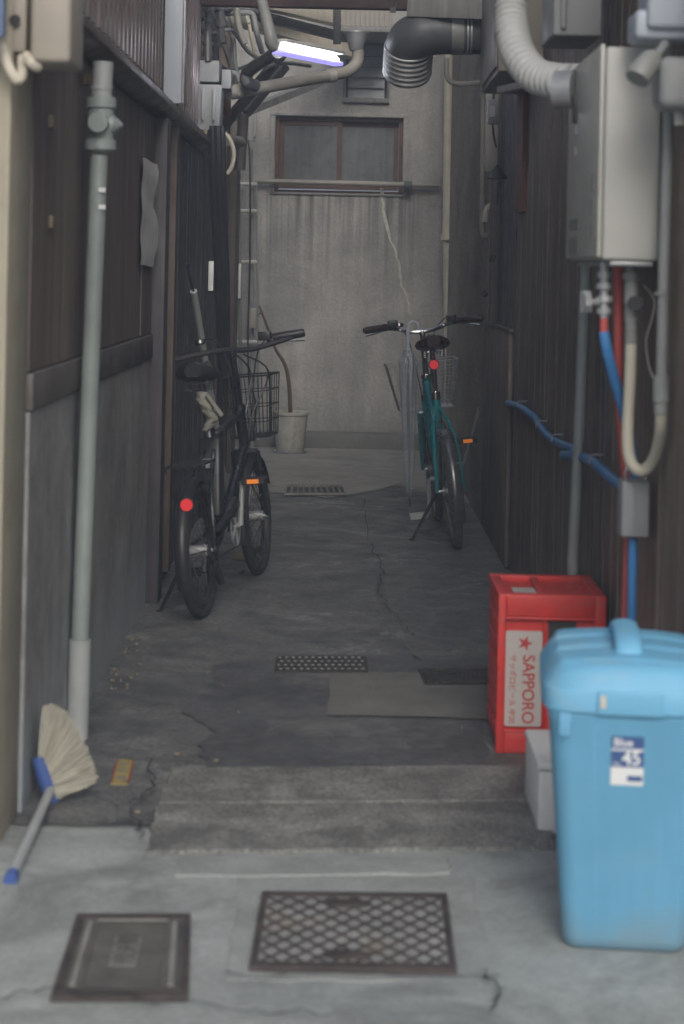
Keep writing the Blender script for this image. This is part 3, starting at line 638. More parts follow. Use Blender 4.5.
MB().tube([c+Vector((0,0,-.05)), c+Vector((.004,0,-.1)), c+Vector((.018,0,-.16))], .005, 6).tube([c+Vector((0,0,.05)), c+Vector((.005,0,.14))], .006, 6).build('lead', M['blackplastic'], de)
c = at(497,176,8.5)
bl2 = MB().lathe([(.004,.05),(.012,.04),(.03,.02),(.045,-.005),(.045,-.012),(.02,-.014),(.0,-.014)], c, 20)
solo(bl2, 'bell_cap', M['darksteel'], 'dark bell shaped cap on the right wall under the switch', 'cap')
solo(MB().tube([at(498,182,8.5),at(497,205,8.5)], .005, 6), 'wire', M['darksteel'], 'short dark wire below the bell cap', 'wire')
for a_, b2, lab in (((494,255,8.7),(491,262,8.7),'upper small dark peg on the right wall below the cream elbow'),((487,292,9.0),(483,296,9.0),'lower small dark peg on the right wall above the grey board')): solo(MB().tube([at(*a_),at(*b2)], .012, 6), 'wall_hook', M['darksteel'], lab, 'hook')
solo(MB().box(.70,.72,7.6,7.9,1.5,2.3), 'rust_strip', M['rust'], 'narrow rusty strip on the right wall behind the flexible duct', 'strip')

# grey board leaning at the rear right
gb = root('leaning_board', 'knee high weathered grey board panel against the right wall', 'board', (.70, 8.7, 0))
MB().box(.698,.717,8.02,9.42,.01,1.0).build('panel', M['rightboard'], gb, bevel=.004)
MB().box(.695,.718,8.0,9.45,1.0,1.015).build('cap', M['rail'], gb, bevel=.003)
a = gr(463,500); solo(bar(Vector((.56,9.75,.02)), at(482,398,9.75), .035, .012, Vector((0,1,0))), 'slat', M['trimgrey'], 'single pale slat leaning beside the grey board', 'slat', bevel=.002)

# ================================================================== LEFT WALL OBJECTS
mbx = root('meter_box', 'beige metal box on the wall at the top left', 'box', at(50,60,4.05))
a, b = at(29,62,4.02), at(72,-30,4.02)
MB().box(a.x,b.x,4.02,4.22,a.z,b.z).build('casing', M['beigebox'], mbx, bevel=.012, bseg=3)
a2, b2 = at(7,52,4.04), at(27.5,-30,4.04)
MB().box(a2.x-.03,b2.x,4.04,4.3,a2.z,b2.z).build('side_cover', M['beigebox'], mbx, bevel=.008)
MB().tube([at(15,20,4.045),at(15,20,4.025)], .012, 14).build('screw', M['ink_black'], mbx)
solo(MB().tube([at(2,45,4.0),at(8,65,3.98),at(17,80,3.98),at(22,74,4.0),at(22,58,4.05)], .011, 10, smooth=4), 'cable', M['cream'], 'pale cable loop hanging under the left beige box', 'cable')
solo(MB().tube([at(26,55,4.0),at(32,64,3.98),at(38,68,4.0)], .010, 10, smooth=4), 'cable', M['cream'], 'short pale cable stub beside the cable loop', 'cable')
solo(MB().box(-.80,at(3.5,20,3.9).x,3.90,3.93,at(3,36,3.9).z,2.4), 'blue_sign', M['dullblue'], 'edge of a blue sign at the top left corner', 'sign')
vpipe = root('standpipe', 'grey green standpipe with valve fitting on the left wall', 'pipe', gr(77,738))
yv = 5.0
q0, q1, q2 = at(77,742,yv), at(80,640,yv), at(99,155,yv)
MB().tube([q0, q1], .029, 18).build('lower_sleeve', M['stick'], vpipe)
MB().tube([q1, q2], .0235, 18).build('pipe', M['pvcgreen'], vpipe)
mb = MB().tube([at(100,152,yv),at(101,97,yv)], .035, 16).tube([at(100.5,150,yv),at(100.6,140,yv)], .042, 16).tube([at(101,108,yv),at(101,98,yv)], .041, 16)
mb.tube([at(101,124,yv)-Vector((0,.065,0)), at(101,124,yv)], .026, 16).tube([at(101,124,yv), at(114,125,yv)], [.034,.026], 12).tube([at(114,125,yv), at(123,125,yv)], [.026,.004], 12)
mb.build('valve_body', M['pvcgreen'], vpipe)
MB().tube([at(101.5,97,yv),at(103,62,yv)], .0275, 16).build('upper_pipe', M['boxgrey'], vpipe)
MB().tube([at(101.5,90,yv),at(101.6,86,yv)], .030, 16).build('collar', M['boxgrey'], vpipe)
for py in (190,207): MB().cbox(at(102,py,yv-.0245), .018,.002,.012).build('sticker', M['ink_white'], vpipe)
solo(MB().cbox(at(87,80,5.1), .03,.03,.03), 'wall_peg', M['wood'], 'small pale peg just left of the standpipe top', 'peg')
pn = root('grey_panel', 'tall pale grey panel fixed edge on above the left ledge', 'panel', at(174,102,7.2))
a, b = at(163,103,7.2), at(184,-20,7.2)
MB().box(a.x,b.x,7.2,7.24,a.z,b.z+.1).build('panel', M['bluewhite'], pn, bevel=.003)
MB().box(b.x+.001,b.x+.010,7.19,7.25,a.z,b.z+.1).build('edge_strip', M['galv'], pn, bevel=.002)
# paper strip, curled
mb = MB(); g = []
cols_, rows = 6, 12
for j in range(rows+1):
    for i in range(cols_+1):
        yy = 6.50 + .40*i/cols_*(1 - .12*math.sin(j*.55)); zz = 1.62 - .37*j/rows
        g.append((-.700 + .018*(i/cols_)**2*abs(math.sin(j*.5+.6)) + .003*math.sin(j*1.3), yy, zz + .003*math.sin(i)))
mb.add(g, [(j*(cols_+1)+i, j*(cols_+1)+i+1, (j+1)*(cols_+1)+i+1, (j+1)*(cols_+1)+i) for j in range(rows) for i in range(cols_)])
solo(mb, 'paper_notice', M['paper'], 'faded curling paper notice pasted on the left wall', 'notice')
# silver pole behind bike
t0, t1, t2 = at(187,264,8.0), at(193.5,291,8.1), Vector((-.52,9.2,.01))
spn = root('telescopic_pole', 'thin telescopic pole with silver shaft leaning behind the black bike', 'pole', t2)
MB().tube([t0, t1], .006, 8).build('tip', M['blackplastic'], spn)
MB().tube([t1, t1+(t2-t1)*.55], .0155, 10).build('shaft', M['pvcsilver'], spn)
MB().tube([t1+(t2-t1)*.55, t2], .011, 10).build('lower_shaft', M['galv'], spn)

# ================================================================== BICYCLES
def wheel(par, y, r, tyre, name='wheel', spokes=28, rim='galv'):
    wv = bpy.data.objects.new(name, None); col.objects.link(wv); wv.parent = par; wv.location = (0, y, r)
    c = (0, y, r)
    MB().ring(c, r-.021, .021, 'x', 56, 10).build('tyre', tyre, wv)
    MB().ring(c, r-.047, .010, 'x', 56, 6, 1.2).build('rim', M[rim], wv)
    s_ = MB()
    for k in range(spokes):
        a = 2*math.pi*k/spokes; sd_ = .028 if k % 2 else -.028; a2 = a + (.5 if k % 4 < 2 else -.5)
        s_.tube([(sd_, y+math.cos(a2)*.02, r+math.sin(a2)*.02), (0, y+math.cos(a)*(r-.05), r+math.sin(a)*(r-.05))], .0013, 4)
    s_.build('spokes', M['chrome'], wv)
    MB().tube([(-.035,y,r),(.035,y,r)], [.02,.02], 12).tube([(-.055,y,r),(.055,y,r)], .007, 8).build('hub', M['galv'], wv)
    return wv
def fender(par, y, r, a0, a1, m, wd=.052):
    n, k = 26, 7; vs = []; fs = []
    for i in range(n+1):
        a = R(a0 + (a1-a0)*i/n)
        for lay in (0, 1):
            for j in range(k):
                t_ = -1 + 2*j/(k-1); rr_ = r + .022 - .016*t_*t_ - lay*.002
                vs.append((t_*wd/2, y+math.cos(a)*rr_, r+math.sin(a)*rr_))
    K = 2*k
    for i in range(n):
        for j in range(k-1):
            fs.append((i*K+j, i*K+j+1, (i+1)*K+j+1, (i+1)*K+j)); fs.append((i*K+k+j, (i+1)*K+k+j, (i+1)*K+k+j+1, i*K+k+j+1))
    mb = MB().add(vs, fs)
    for s_ in (-1, 1):
        a = R(a0 + (a1-a0)*.8 if a0 < a1 else a0); rr_ = r+.012
        mb.tube([(s_*.045,y,r),(s_*wd/2,y+math.cos(a)*rr_,r+math.sin(a)*rr_)], .0025, 6)
    return mb.build('mudguard', m, par)
def grip_set(par, c, s_, d, m_grip):
    """grip, brake lever for one side: c end centre of bar, d direction outward"""
    d = Vector(d).normalized(); c = Vector(c)
    g_ = MB().tube([c - d*.13, c - d*.125, c - d*.01, c], [.0165,.018,.0175,.014], 12).build('grip', m_grip, par)
    MB().tube([c-d*.155, c-d*.135], .020, 10).cbox(c-d*.16+Vector((0,0,.012)), .05,.04,.035).build('shifter', M['blackplastic'], par, bevel=.004)
    f = Vector((0,1,0)); lv_ = MB().tube([c-d*.165+f*.02, c-d*.15+f*.055-Vector((0,0,.008)), c-d*.07+f*.05-Vector((0,0,.022)), c-d*.01+f*.06-Vector((0,0,.03))], [.006,.006,.005,.004], 8, smooth=4)
    lv_.build('brake_lever', M['chrome'], par)
def basket(par, c, wt, wb, dt, db, h, m, r_=.0022, nx=8, nz=5):
    """wire basket, top rim centre c"""
    c = Vector(c); mb = MB()
    def rim(t_):
        hx = (wt+(wb-wt)*t_)/2; hy = (dt+(db-dt)*t_)/2
        return [c+Vector((sx*hx, sy*hy, -h*t_)) for sx, sy in ((-1,-1),(1,-1),(1,1),(-1,1))]
    for k in range(nz+1):
        q = rim(k/nz); mb.tube(q+[q[0]], r_*1.8 if k in (0, nz) else r_, 5)
    T, B_ = rim(0), rim(1)
    for e in range(4):
        n = nx
        for k in range(n+1):
            f_ = k/n; mb.tube([T[e]+(T[(e+1)%4]-T[e])*f_, B_[e]+(B_[(e+1)%4]-B_[e])*f_], r_, 4)
    for k in range(nx+1):
        f_ = k/nx; mb.tube([B_[0]+(B_[1]-B_[0])*f_, B_[3]+(B_[2]-B_[3])*f_], r_, 4)
        mb.tube([B_[0]+(B_[3]-B_[0])*f_, B_[1]+(B_[2]-B_[1])*f_], r_, 4)
    return mb.build('basket', m, par)
def saddle(par, y, z, m, L_=.26, wd=.17):
    rings = []; n = 14
    for i in range(n+1):
        t_ = i/n; yy = y - .13 + L_*t_
        hw = wd/2*(math.sin(math.pi*min(1, t_*2.2+.32)/2 if t_ < .3 else math.pi/2)*(1 if t_ < .3 else max(.22, 1-1.35*(t_-.3))))
        if i == 0: hw *= .75
        if i == n: hw *= .6
        ht = .032 if t_ < .4 else .026
        zc = z + .012*math.cos(t_*math.pi*2)
        ring_ = []
        for k in range(14):
            a = 2*math.pi*k/14; ring_.append((hw*math.cos(a), yy, zc + (ht*math.sin(a) if math.sin(a) > 0 else ht*1.2*math.sin(a)*(.5+.5*abs(math.cos(a))))))
        rings.append(ring_)
    MB().loft(rings).build('saddle', m, par)
    MB().tube([(-.025,y-.07,z-.035),(-.022,y+.0,z-.05),(-.01,y+.1,z-.02)], .0035, 6).tube([(.025,y-.07,z-.035),(.022,y+.0,z-.05),(.01,y+.1,z-.02)], .0035, 6).build('saddle_rail', M['chrome'], par)
def coil(par, x, y, z):
    for s_ in (-1, 1):
        pts = [(x+s_*.04+.012*math.cos(t_*.7), y+.012*math.sin(t_*.7), z-.045+t_*.0009) for t_ in range(40)]
        MB().tube(pts, .0025, 5).build('spring', M['chrome'], par)
def pedal(par, c, ref=True, m=None):
    x, y, z = c; s_ = 1 if x > 0 else -1
    pd = MB().box(x-.045,x+.045,y-.04,y-.028,z-.012,z+.012).box(x-.045,x+.045,y+.028,y+.04,z-.012,z+.012).box(x-.045,x-.037,y-.028,y+.028,z-.008,z+.008).box(x+.037,x+.045,y-.028,y+.028,z-.008,z+.008).tube([(x-.04,y,z),(x+.04,y,z)], .009, 8)
    p_ = pd.build('pedal', m or M['blackplastic'], par, bevel=.002, bseg=1)
    if ref: MB().box(x-.022,x+.022,y-.0445,y-.0402,z-.008,z+.008).build('reflector', M['orangeref'], p_)
def bicycle(name, label, paint, r, wb, rake_seat, seat_z, bar_z, bar_w, tyre, fend, bars, **k):
    b = root(name, label, 'bicycle')
    wheel(b, 0, r, tyre, rim=k.get('rim', 'galv')); wheel(b, wb, r, tyre, rim=k.get('rim', 'galv'))
    bbk = Vector((0, k.get('bby', .43), .275)); seat = Vector((0, bbk.y - rake_seat, seat_z)); ax = Vector((0, 0, r)); fx = Vector((0, wb, r))
    stc = bbk + (seat-bbk)*.62                                    # seat tube top
    hd0 = Vector((0, wb-.115, r*2+.06)); hd1 = Vector((0, wb-.155, r*2+.21))
    fr = MB()
    fr.tube([bbk, stc], .0205, 12)
    fr.tube([hd0, hd1], .021, 12)
    if k.get('step', True):
        fr.tube([hd0+Vector((0,0,.02)), hd0+Vector((0,-.16,-.16)), bbk+Vector((0,.12,.07)), bbk], .031, 14, smooth=5)
        fr.tube([hd1-Vector((0,0,.02)), hd1+Vector((0,-.16,-.17)), bbk+Vector((0,.03,.20)), bbk+(stc-bbk)*.35], .015, 12, smooth=5)
    else:
        fr.tube([hd0, bbk], .020, 12); fr.tube([hd1-Vector((0,0,.02)), bbk+(stc-bbk)*.9], .017, 12)
    for s_ in (-1, 1):
        fr.tube([ax+Vector((s_*.06,0,0)), ax+Vector((s_*.05,.12,.01)), bbk+Vector((s_*.02,-.02,0))], .009, 8)
        fr.tube([ax+Vector((s_*.06,0,0)), ax+Vector((s_*.048,.06,r*.9)), stc+Vector((s_*.014,0,-.06))], .008, 8, smooth=3)
    fr.tube([bbk-Vector((.035,0,0)), bbk+Vector((.035,0,0))], .022, 14)
    fr.build('frame', paint, b)
    fk = MB().tube([hd0, hd0+(hd0-hd1).normalized()*.04], .018, 10)
    ct = hd0+(hd0-hd1).normalized()*.03
    fk.tube([ct+Vector((-.05,0,0)), ct+Vector((.05,0,0))], .013, 8)
    for s_ in (-1, 1): fk.tube([ct+Vector((s_*.048,0,0)), Vector((s_*.05,wb-.04,r+.1)), fx+Vector((s_*.052,0,0))], [.012,.011,.008], 8, smooth=4)
    fk.build('fork', k.get('forkmat', paint), b)
    MB().tube([stc-(stc-bbk)*.05, seat-Vector((0,0,.03))], .0125, 10).tube([stc-Vector((0,0,.02)), stc+Vector((0,0,.015))], .021, 12).build('seat_post', M['chrome'], b)
    saddle(b, seat.y, seat.z, k.get('saddlemat', M['leather'])); coil(b, 0, seat.y-.06, seat.z-.02)
    top = Vector((0, wb-.20, bar_z))
    MB().tube([hd1-Vector((0,0,.01)), hd1+Vector((0,-.012,.05)), top+Vector((0,-.01,-.03)), top], [.0145,.014,.013,.016], 10).tube([hd1-Vector((0,0,.006)), hd1+Vector((0,0,.012))], .024, 12).build('stem', k.get('stemmat', M['chrome']), b)
    hw = bar_w/2
    if bars == 'flat':
        ends = [Vector((s_*hw-.06, top.y-.03+s_*.08, bar_z+.0+s_*.05)) for s_ in (-1,1)]
        MB().tube([ends[0], (-.08,top.y,bar_z), (.08,top.y,bar_z), ends[1]], .011, 10, smooth=4).build('handlebar', M['blackplastic'], b)
        dirs = [Vector((s_,-.08+s_*.26,.02+s_*.07)) for s_ in (-1,1)]
    else:
        ends = [Vector((s_*hw, top.y-.13, bar_z+.035)) for s_ in (-1,1)]
        MB().tube([ends[0], (-hw*.72,top.y-.06,bar_z+.04), (-hw*.42,top.y+.02,bar_z+.02), (-.05,top.y,bar_z), (.05,top.y,bar_z), (hw*.42,top.y+.02,bar_z+.02), (hw*.72,top.y-.06,bar_z+.04), ends[1]], .011, 10, smooth=5).build('handlebar', M['chrome'], b)
        dirs = [Vector((s_*1.0,-.45,-.03)) for s_ in (-1,1)]
    for e, d, s_ in zip(ends, dirs, (-1, 1)): grip_set(b, e, s_, d, k.get('gripmat', M['blackplastic']))
    # cables
    for s_ in (-1, 1):
        MB().tube([ends[0 if s_ < 0 else 1]-dirs[0 if s_ < 0 else 1].normalized()*.16, (s_*.13, top.y+.10, bar_z+.05), (s_*.06, top.y+.14, bar_z-.05), hd0+Vector((s_*.02,.05,.03))], .0028, 6, smooth=6).build('brake_cable', M['blackplastic'], b)
    MB().lathe([(0,.0),(.02,.0),(.024,.008),(.018,.02),(0,.024)], (-hw*.38, top.y-.01, bar_z+.03), 14).build('bell', M['chrome'], b)
    fender(b, 0, r, 60, 205, fend, k.get('fw', .052)); fender(b, wb, r, 25, 165, fend, k.get('fw', .052))
    # drivetrain
    cr = MB().tube([bbk-Vector((.06,0,0)), bbk+Vector((.07,0,0))], .011, 10)
    cr.tube([bbk+Vector((.07,0,0)), bbk+Vector((.085,.01,.165))], [.012,.009], 8).tube([bbk-Vector((.065,0,0)), bbk+Vector((-.08,-.01,-.165))], [.012,.009], 8)
    cr.build('crank', M['galv'], b)
    cw = MB().ring(bbk+Vector((.05,0,0)), .075, .004, 'x', 40, 6)
    for kk in range(5):
        a = kk*2*math.pi/5; cw.tube([bbk+Vector((.05,0,0)), bbk+Vector((.05,.075*math.cos(a),.075*math.sin(a)))], .005, 6)
    cw.build('chainring', M['galv'], b)
    ch = [(.05, bbk.y+.079*math.cos(a), bbk.z+.079*math.sin(a)) for a in [R(90-18*i) for i in range(11)]] + [(.05, .035*math.cos(a), r+.035*math.sin(a)) for a in [R(-90-18*i) for i in range(11)]]
    MB().tube(ch+[ch[0]], .0035, 5).build('chain', M['darksteel'], b)
    MB().ring((.05,0,r), .036, .006, 'x', 24, 5).build('sprocket', M['darksteel'], b)
    if k.get('guard', True):
        g_ = [(.062, bbk.y+.094*math.cos(a), bbk.z+.094*math.sin(a)) for a in [R(-60+15*i) for i in range(13)]] + [(.062,.10,r+.075),(.062,.02,r+.062)]
        gm = MB(); 
        vs = [(x_-.012, y_, z_) for x_, y_, z_ in g_] + [(x_+.012, y_, z_) for x_, y_, z_ in g_]
        nn = len(g_); gm.add(vs, [(i, i+1, nn+i+1, nn+i) for i in range(nn-1)])
        inn = [(.0741, bbk.y+(y_-bbk.y)*.78, bbk.z+(z_-bbk.z)*.78) for x_, y_, z_ in g_]; out_ = [(.0741, y_, z_) for x_, y_, z_ in g_]
        gm.add(inn+out_, [(i, i+1, nn+i+1, nn+i) for i in range(nn-1)])
        gm.build('chain_guard', M['blackplastic'], b)
    pedal(b, (.135, bbk.y+.012, bbk.z+.165)); pedal(b, (-.13, bbk.y-.012, bbk.z-.165), False, k.get('pedmat'))
    # rear reflector
    rf = Vector(k['ref'])
    MB().tube([rf+Vector((0,.012,0)), rf], k.get('refr', .024), 18).build('tail_reflector', M['redref'], b)
    MB().tube([rf+Vector((0,.03,0)), rf+Vector((0,.013,0))], k.get('refr', .024)+.004, 18).build('reflector_mount', M['blackplastic'], b)
    # stand
    sx = Vector(k['stand']); Minv = (Matrix.Rotation(k['lean'], 3, 'Y')).inverted(); foot = Minv @ sx
    s0 = Vector(k.get('stand0', (-.05, .02, r-.02)))
    MB().tube([s0, foot], [.009,.007], 8).tube([foot+Vector((0,0,.012)), foot], .011, 8).build('kickstand', k.get('standmat', M['blackplastic']), b)
    # brake calliper / arms at the rear
    MB().tube([(-.045,.05,r+.03),(-.03,.12,r*1.9),(0,.13,r*2+.05),(.03,.12,r*1.9)], .005, 6, smooth=3).build('rear_brake', M['darksteel'], b)
    if k.get('battery'):
        d = (stc-bbk).normalized(); c0 = bbk+d*.17+Vector((0,-.075,.03))
        MB().cbox(c0, .085,.075,.30, Matrix.Rotation(math.atan2(-(d.y), d.z)*-1, 3, 'X')).build('battery', M['blackplastic'], b, bevel=.012, bseg=3)
        MB().cbox(c0+Vector((.0,-.045,.06)), .05,.006,.035).build('battery_label', M['boxgrey'], b, bevel=.002)
        rk = MB()
        for s_ in (-1, 1):
            rk.tube([(s_*.055,.10,r*2+.07),(s_*.06,-.18,r*2+.075),(s_*.04,-.22,r*2+.06)], .005, 6); rk.tube([(s_*.058,-.06,r*2+.07),(s_*.062,0,r)], .004, 6)
        for yy in (.08,0,-.08,-.16): rk.tube([(-.057,yy,r*2+.072),(.057,yy,r*2+.072)], .004, 6)
        rk.build('rear_rack', M['blackplastic'], b)
        for x_ in (-.028,.0,.03): MB().tube([(x_, top.y+.05, bar_z-.02), (x_*2.5+.03, top.y+.16, bar_z-.10), (x_+.01, top.y+.11, bar_z-.26), (x_*.5, hd0.y, hd0.z)], .0035, 6, smooth=5).build('cable', M['blackplastic'], b)
        MB().tube([(.05, .03, r-.05), (.055, .06, r-.10), (.052, .10, r-.13)], [.012,.016,.012], 8).build('derailleur', M['darksteel'], b)
        MB().tube([(.045,.0,r+.02),(.045,.20,r+.06),(.045,bbk.y,bbk.z+.09),(.05,bbk.y+.12,bbk.z+.06)], .018, 8, smooth=4).build('chain_case', M['blackplastic'], b)
    if k.get('bask'): basket(b, *k['bask'])
    MB().tube([hd0+Vector((0,.0,.03)), hd0+Vector((0,.085,.03))], .006, 8).cbox(hd0+Vector((.0,.085,.03)), .05,.05,.045).build('front_light', M['blackplastic'], b, bevel=.005)
    return b

LB = R(-5.3)
bk1 = bicycle('bicycle', 'black bicycle with straight handlebar and wire basket leaning on its stand by the left wall', M['black'], .240, 1.0, .17, .865, .925, .69,
    M['rubber'], M['blackplastic'], 'flat', step=False, forkmat=M['black'], saddlemat=M['blackplastic'], stemmat=M['black'],
    ref=(.018,-.20,.425), refr=.021, stand=(-.175,.06,0), lean=LB, bby=.40,
    rim='darksteel', battery=True, bask=((.0,1.10,.81), .19,.15,.26,.22,.25, M['darksteel'], .0022, 5, 4), standmat=M['blackplastic'])
bk1.location = gr(203,618); bk1.rotation_euler = (0, LB, R(-9.0))
LG = R(-7.0)
bk2 = bicycle('bicycle', 'teal bicycle with silver basket and brown saddle standing near the right wall', M['teal'], .262, .95, .16, .925, .965, .58,
    M['tanrubber'], M['fendgrey'], 'swept', fw=.066, pedmat=M['galv'], step=True, ref=(.0,.215,.825), refr=.021, stand=(-.19,.20,0), lean=LG, bby=.40, stand0=(-.03,.30,.24),
    bask=((0,1.03,.80), .36,.27,.26,.22,.235, M['galv'], .0020, 8, 6), gripmat=M['leather'])
bk2.location = gr(456.5,548); bk2.rotation_euler = (0, LG, R(2.2))

# umbrella on the teal bicycle
uY = 9.15
um = root('umbrella', 'folded clear vinyl umbrella hooked on the teal bicycle handlebar', 'umbrella', at(409,505,uY))
hk = [at(418,330,uY),at(417,324,uY),at(412,322,uY),at(408,327,uY),at(408,345,uY),at(408,356,uY)]
MB().tube(hk, .0075, 10, smooth=4).build('handle', M['bluewhite'], um)
t_, b_ = at(408,350,uY), at(409.5,497,uY); rings = []
n = 26
for i in range(n+1):
    f_ = i/n; c = t_+(b_-t_)*f_; rad = .036*(1-f_)**.55*.95+.009 if f_ > .06 else .018 + .3*f_
    rings.append([c+Vector((math.cos(a)*rad*(1+.14*math.cos(a*6+f_*7)), math.sin(a)*rad*(1+.14*math.cos(a*6+f_*7)), 0)) for a in [2*math.pi*q/30 for q in range(30)]])
MB().loft(rings).build('canopy', M['vinyl'], um, ang=80)
MB().tube([t_, b_, at(409.8,507,uY)], [.005,.005,.004], 8).build('shaft', M['chrome'], um)
for k_ in range(3): a_ = t_+(b_-t_)*(.02); MB().tube([a_+Vector((.028*math.cos(k_*2.1),.028*math.sin(k_*2.1),0)), b_], .0016, 5).build('rib', M['chrome'], um)
# cream rag on black bicycle
rings = []
cs = [(at(203,392,6.93),.016),(at(203,399,6.93),.030),(at(207,406,6.92),.026),(at(209,413,6.92),.020),(at(214,418,6.92),.018),(at(209,425,6.92),.017),(at(206,431,6.92),.009)]
mb = MB().tube([c for c,_ in cs], [r_*.8 for _,r_ in cs], 14, smooth=5)
for i, v in enumerate(mb.v): v.x += .006*math.sin(i*2.3)+rnd.uniform(-.003,.003); v.z += rnd.uniform(-.003,.003)
mb.tube([at(207,395,6.9),at(219,412,6.9),at(222,416,6.9)], .009, 8, smooth=3)
solo(mb, 'rag', M['rag'], 'crumpled cream cloth tied under the black bicycle saddle', 'cloth', ang=80)
pb = at(245,555,7.9); solo(bar(gr(238,561)+Vector((0,0,.02)), gr(256,552)+Vector((0,0,.02)), .03, .05), 'wood_block', M['wood'], 'small wood block on the floor under the black bicycle', 'wood block', bevel=.003)

# ================================================================== POTTED STEM
pc = gr(290,453); pc = Vector((pc.x, 12.85, 0))
pt = root('potted_plant', 'bare stem in a stained white plastic pot by the rear wall', 'potted plant', pc)
MB().lathe([(0,.014),(.088,.014),(.092,.02),(.118,.262),(.128,.266),(.130,.285),(.124,.287),(.117,.28),(.112,.25),(0,.25)], pc, 36).build('pot', M['potwhite'], pt)
MB().lathe([(0,.002),(.105,.002),(.118,.02),(.113,.022),(.10,.010),(0,.010)], pc, 36).build('saucer', M['boxgrey'], pt)
MB().lathe([(.114,.262),(.06,.268),(0,.27)], pc, 24).build('soil', M['soil'], pt)
st = MB().tube([pc+Vector((0,0,.26)), at(289,385,12.8), at(285,365,12.8), at(276,350,12.75), at(270,335,12.75), at(264,318,12.7), at(259,306,12.7)], [.014,.013,.012,.010,.010,.008,.007], 10, smooth=4)
st.tube([at(285,366,12.8), at(282,361,12.78)], [.008,.004], 6).tube([at(262,312,12.7), at(257,316,12.7)], [.006,.003], 6)
st.build('trunk', M['bark'], pt)

# ================================================================== DRAINS AND COVERS
def qbox(corners, z0, z1):
    """raised quad from four ground points"""
    mb = MB(); return mb.prism([(p.x, p.y) for p in corners], z0, z1, 'z')
def lerp2(C, u, v):
    a = C[0]+(C[1]-C[0])*u; b = C[3]+(C[2]-C[3])*u; return a+(b-a)*v
# diamond pattern cover
C = [gr(262,891,.016), gr(447,893,.016), gr(457,969,.016), gr(249,966,.016)]
dc = root('drain_cover', 'large drain cover with open diamond lattice on the forecourt', 'drain cover', tuple(lerp2(C,.5,.5)))
ring_ = MB()
O = lambda u, v: lerp2(C, u, v)
def quadring(mb, a, b, z0, z1):
    for (u0,u1,v0_,v1_) in ((a,1-a,a*1.6,b*1.6),(a,1-a,1-b*1.6,1-a*1.6),(a,b,b*1.6,1-b*1.6),(1-b,1-a,b*1.6,1-b*1.6)):
        mb.prism([(O(u,v).x,O(u,v).y) for u, v in ((u0,v0_),(u1,v0_),(u1,v1_),(u0,v1_))], z0, z1, 'z')
quadring(ring_, 0, .035, .004, .017); ring_.build('rim', M['castiron'], dc, bevel=.001, bseg=1)
MB().prism([(O(u,v).x,O(u,v).y) for u, v in ((.036,.057),(.964,.057),(.964,.943),(.036,.943))], .003, .0128, 'z').build('plate', M['dustplate'], dc, smooth=False)
def seg2(mb, p, q, wd, z0, z1):
    d = (q-p); n_ = Vector((-d.y, d.x, 0)).normalized()*wd/2
    mb.prism([((p+n_).x,(p+n_).y),((q+n_).x,(q+n_).y),((q-n_).x,(q-n_).y),((p-n_).x,(p-n_).y)], z0, z1, 'z')
lt = MB(); nc, nr = 8, 6; ua, ub, va, vb = .037, .963, .058, .942
for sg_ in (1, -1):
    for k in range(-8, 18):
        # line  i - sg*j = k   in cell units, clipped to the panel
        pts_ = []
        for t_ in [x_/40*nr for x_ in range(41)]:
            uu = (k + sg_*t_ + (0 if sg_ > 0 else 0)); 
            if 0 <= uu <= nc: pts_.append((uu/nc, t_/nr))
        if len(pts_) > 1:
            (a0_, b0_), (a1_, b1_) = pts_[0], pts_[-1]
            seg2(lt, O(ua+(ub-ua)*a0_, va+(vb-va)*b0_), O(ua+(ub-ua)*a1_, va+(vb-va)*b1_), 0.0070, .009, .0143 if sg_ > 0 else .0145)
lt.build('lattice', M['castiron'], dc, smooth=False)
for (u_, v_) in ((.47,.16),(.47,.84)):
    c = O(u_, v_); e = [(c.x+.045*math.cos(a), c.y+.02*math.sin(a)) for a in [2*math.pi*k/20 for k in range(20)]]
    MB().prism(e, .010, .018, 'z').build('lifting_lug', M['castiron'], dc, bevel=.001, bseg=1)
slab('cover_surround', [gr(240,877),gr(474,880),gr(490,984),gr(226,982)], M['strip'], .0055)
# patterned square cover
C2 = [gr(77,913,.015), gr(191,913,.015), gr(188.5,996,.015), gr(50,996,.015)]
C = C2; O = lambda u, v: lerp2(C2, u, v)
mc = root('meter_cover', 'smaller rusty cast cover with side bars and a raised nameplate', 'drain cover', tuple(lerp2(C2,.5,.5)))
r2 = MB()
for (u0,u1,v0_,v1_) in ((0,1,0,.06),(0,1,.93,1),(0,.06,.06,.93),(.94,1,.06,.93)):
    r2.prism([(O(u,v).x,O(u,v).y) for u, v in ((u0,v0_),(u1,v0_),(u1,v1_),(u0,v1_))], .004, .015, 'z')
r2.build('rim', M['castiron'], mc, bevel=.001, bseg=1)
MB().prism([(O(u,v).x,O(u,v).y) for u, v in ((.061,.061),(.939,.061),(.939,.929),(.061,.929))], .003, .010, 'z').build('plate', M['castmid'], mc, smooth=False)
sbm = MB()
for (a_, b2) in ((.11,.165),(.835,.89)): sbm.prism([(O(u,v).x,O(u,v).y) for u, v in ((a_,.10),(b2,.10),(b2,.88),(a_,.88))], .011, .016, 'z')
for (a_, b2) in ((.185,.197),(.803,.815)): sbm.prism([(O(u,v).x,O(u,v).y) for u, v in ((a_,.09),(b2,.09),(b2,.89),(a_,.89))], .011, .015, 'z')
sbm.prism([(O(u,v).x,O(u,v).y) for u, v in ((.20,.075),(.80,.075),(.80,.09),(.20,.09))], .011, .015, 'z')
sbm.build('side_bar', M['castdust'], mc, bevel=.001, bseg=1)
tr = MB()
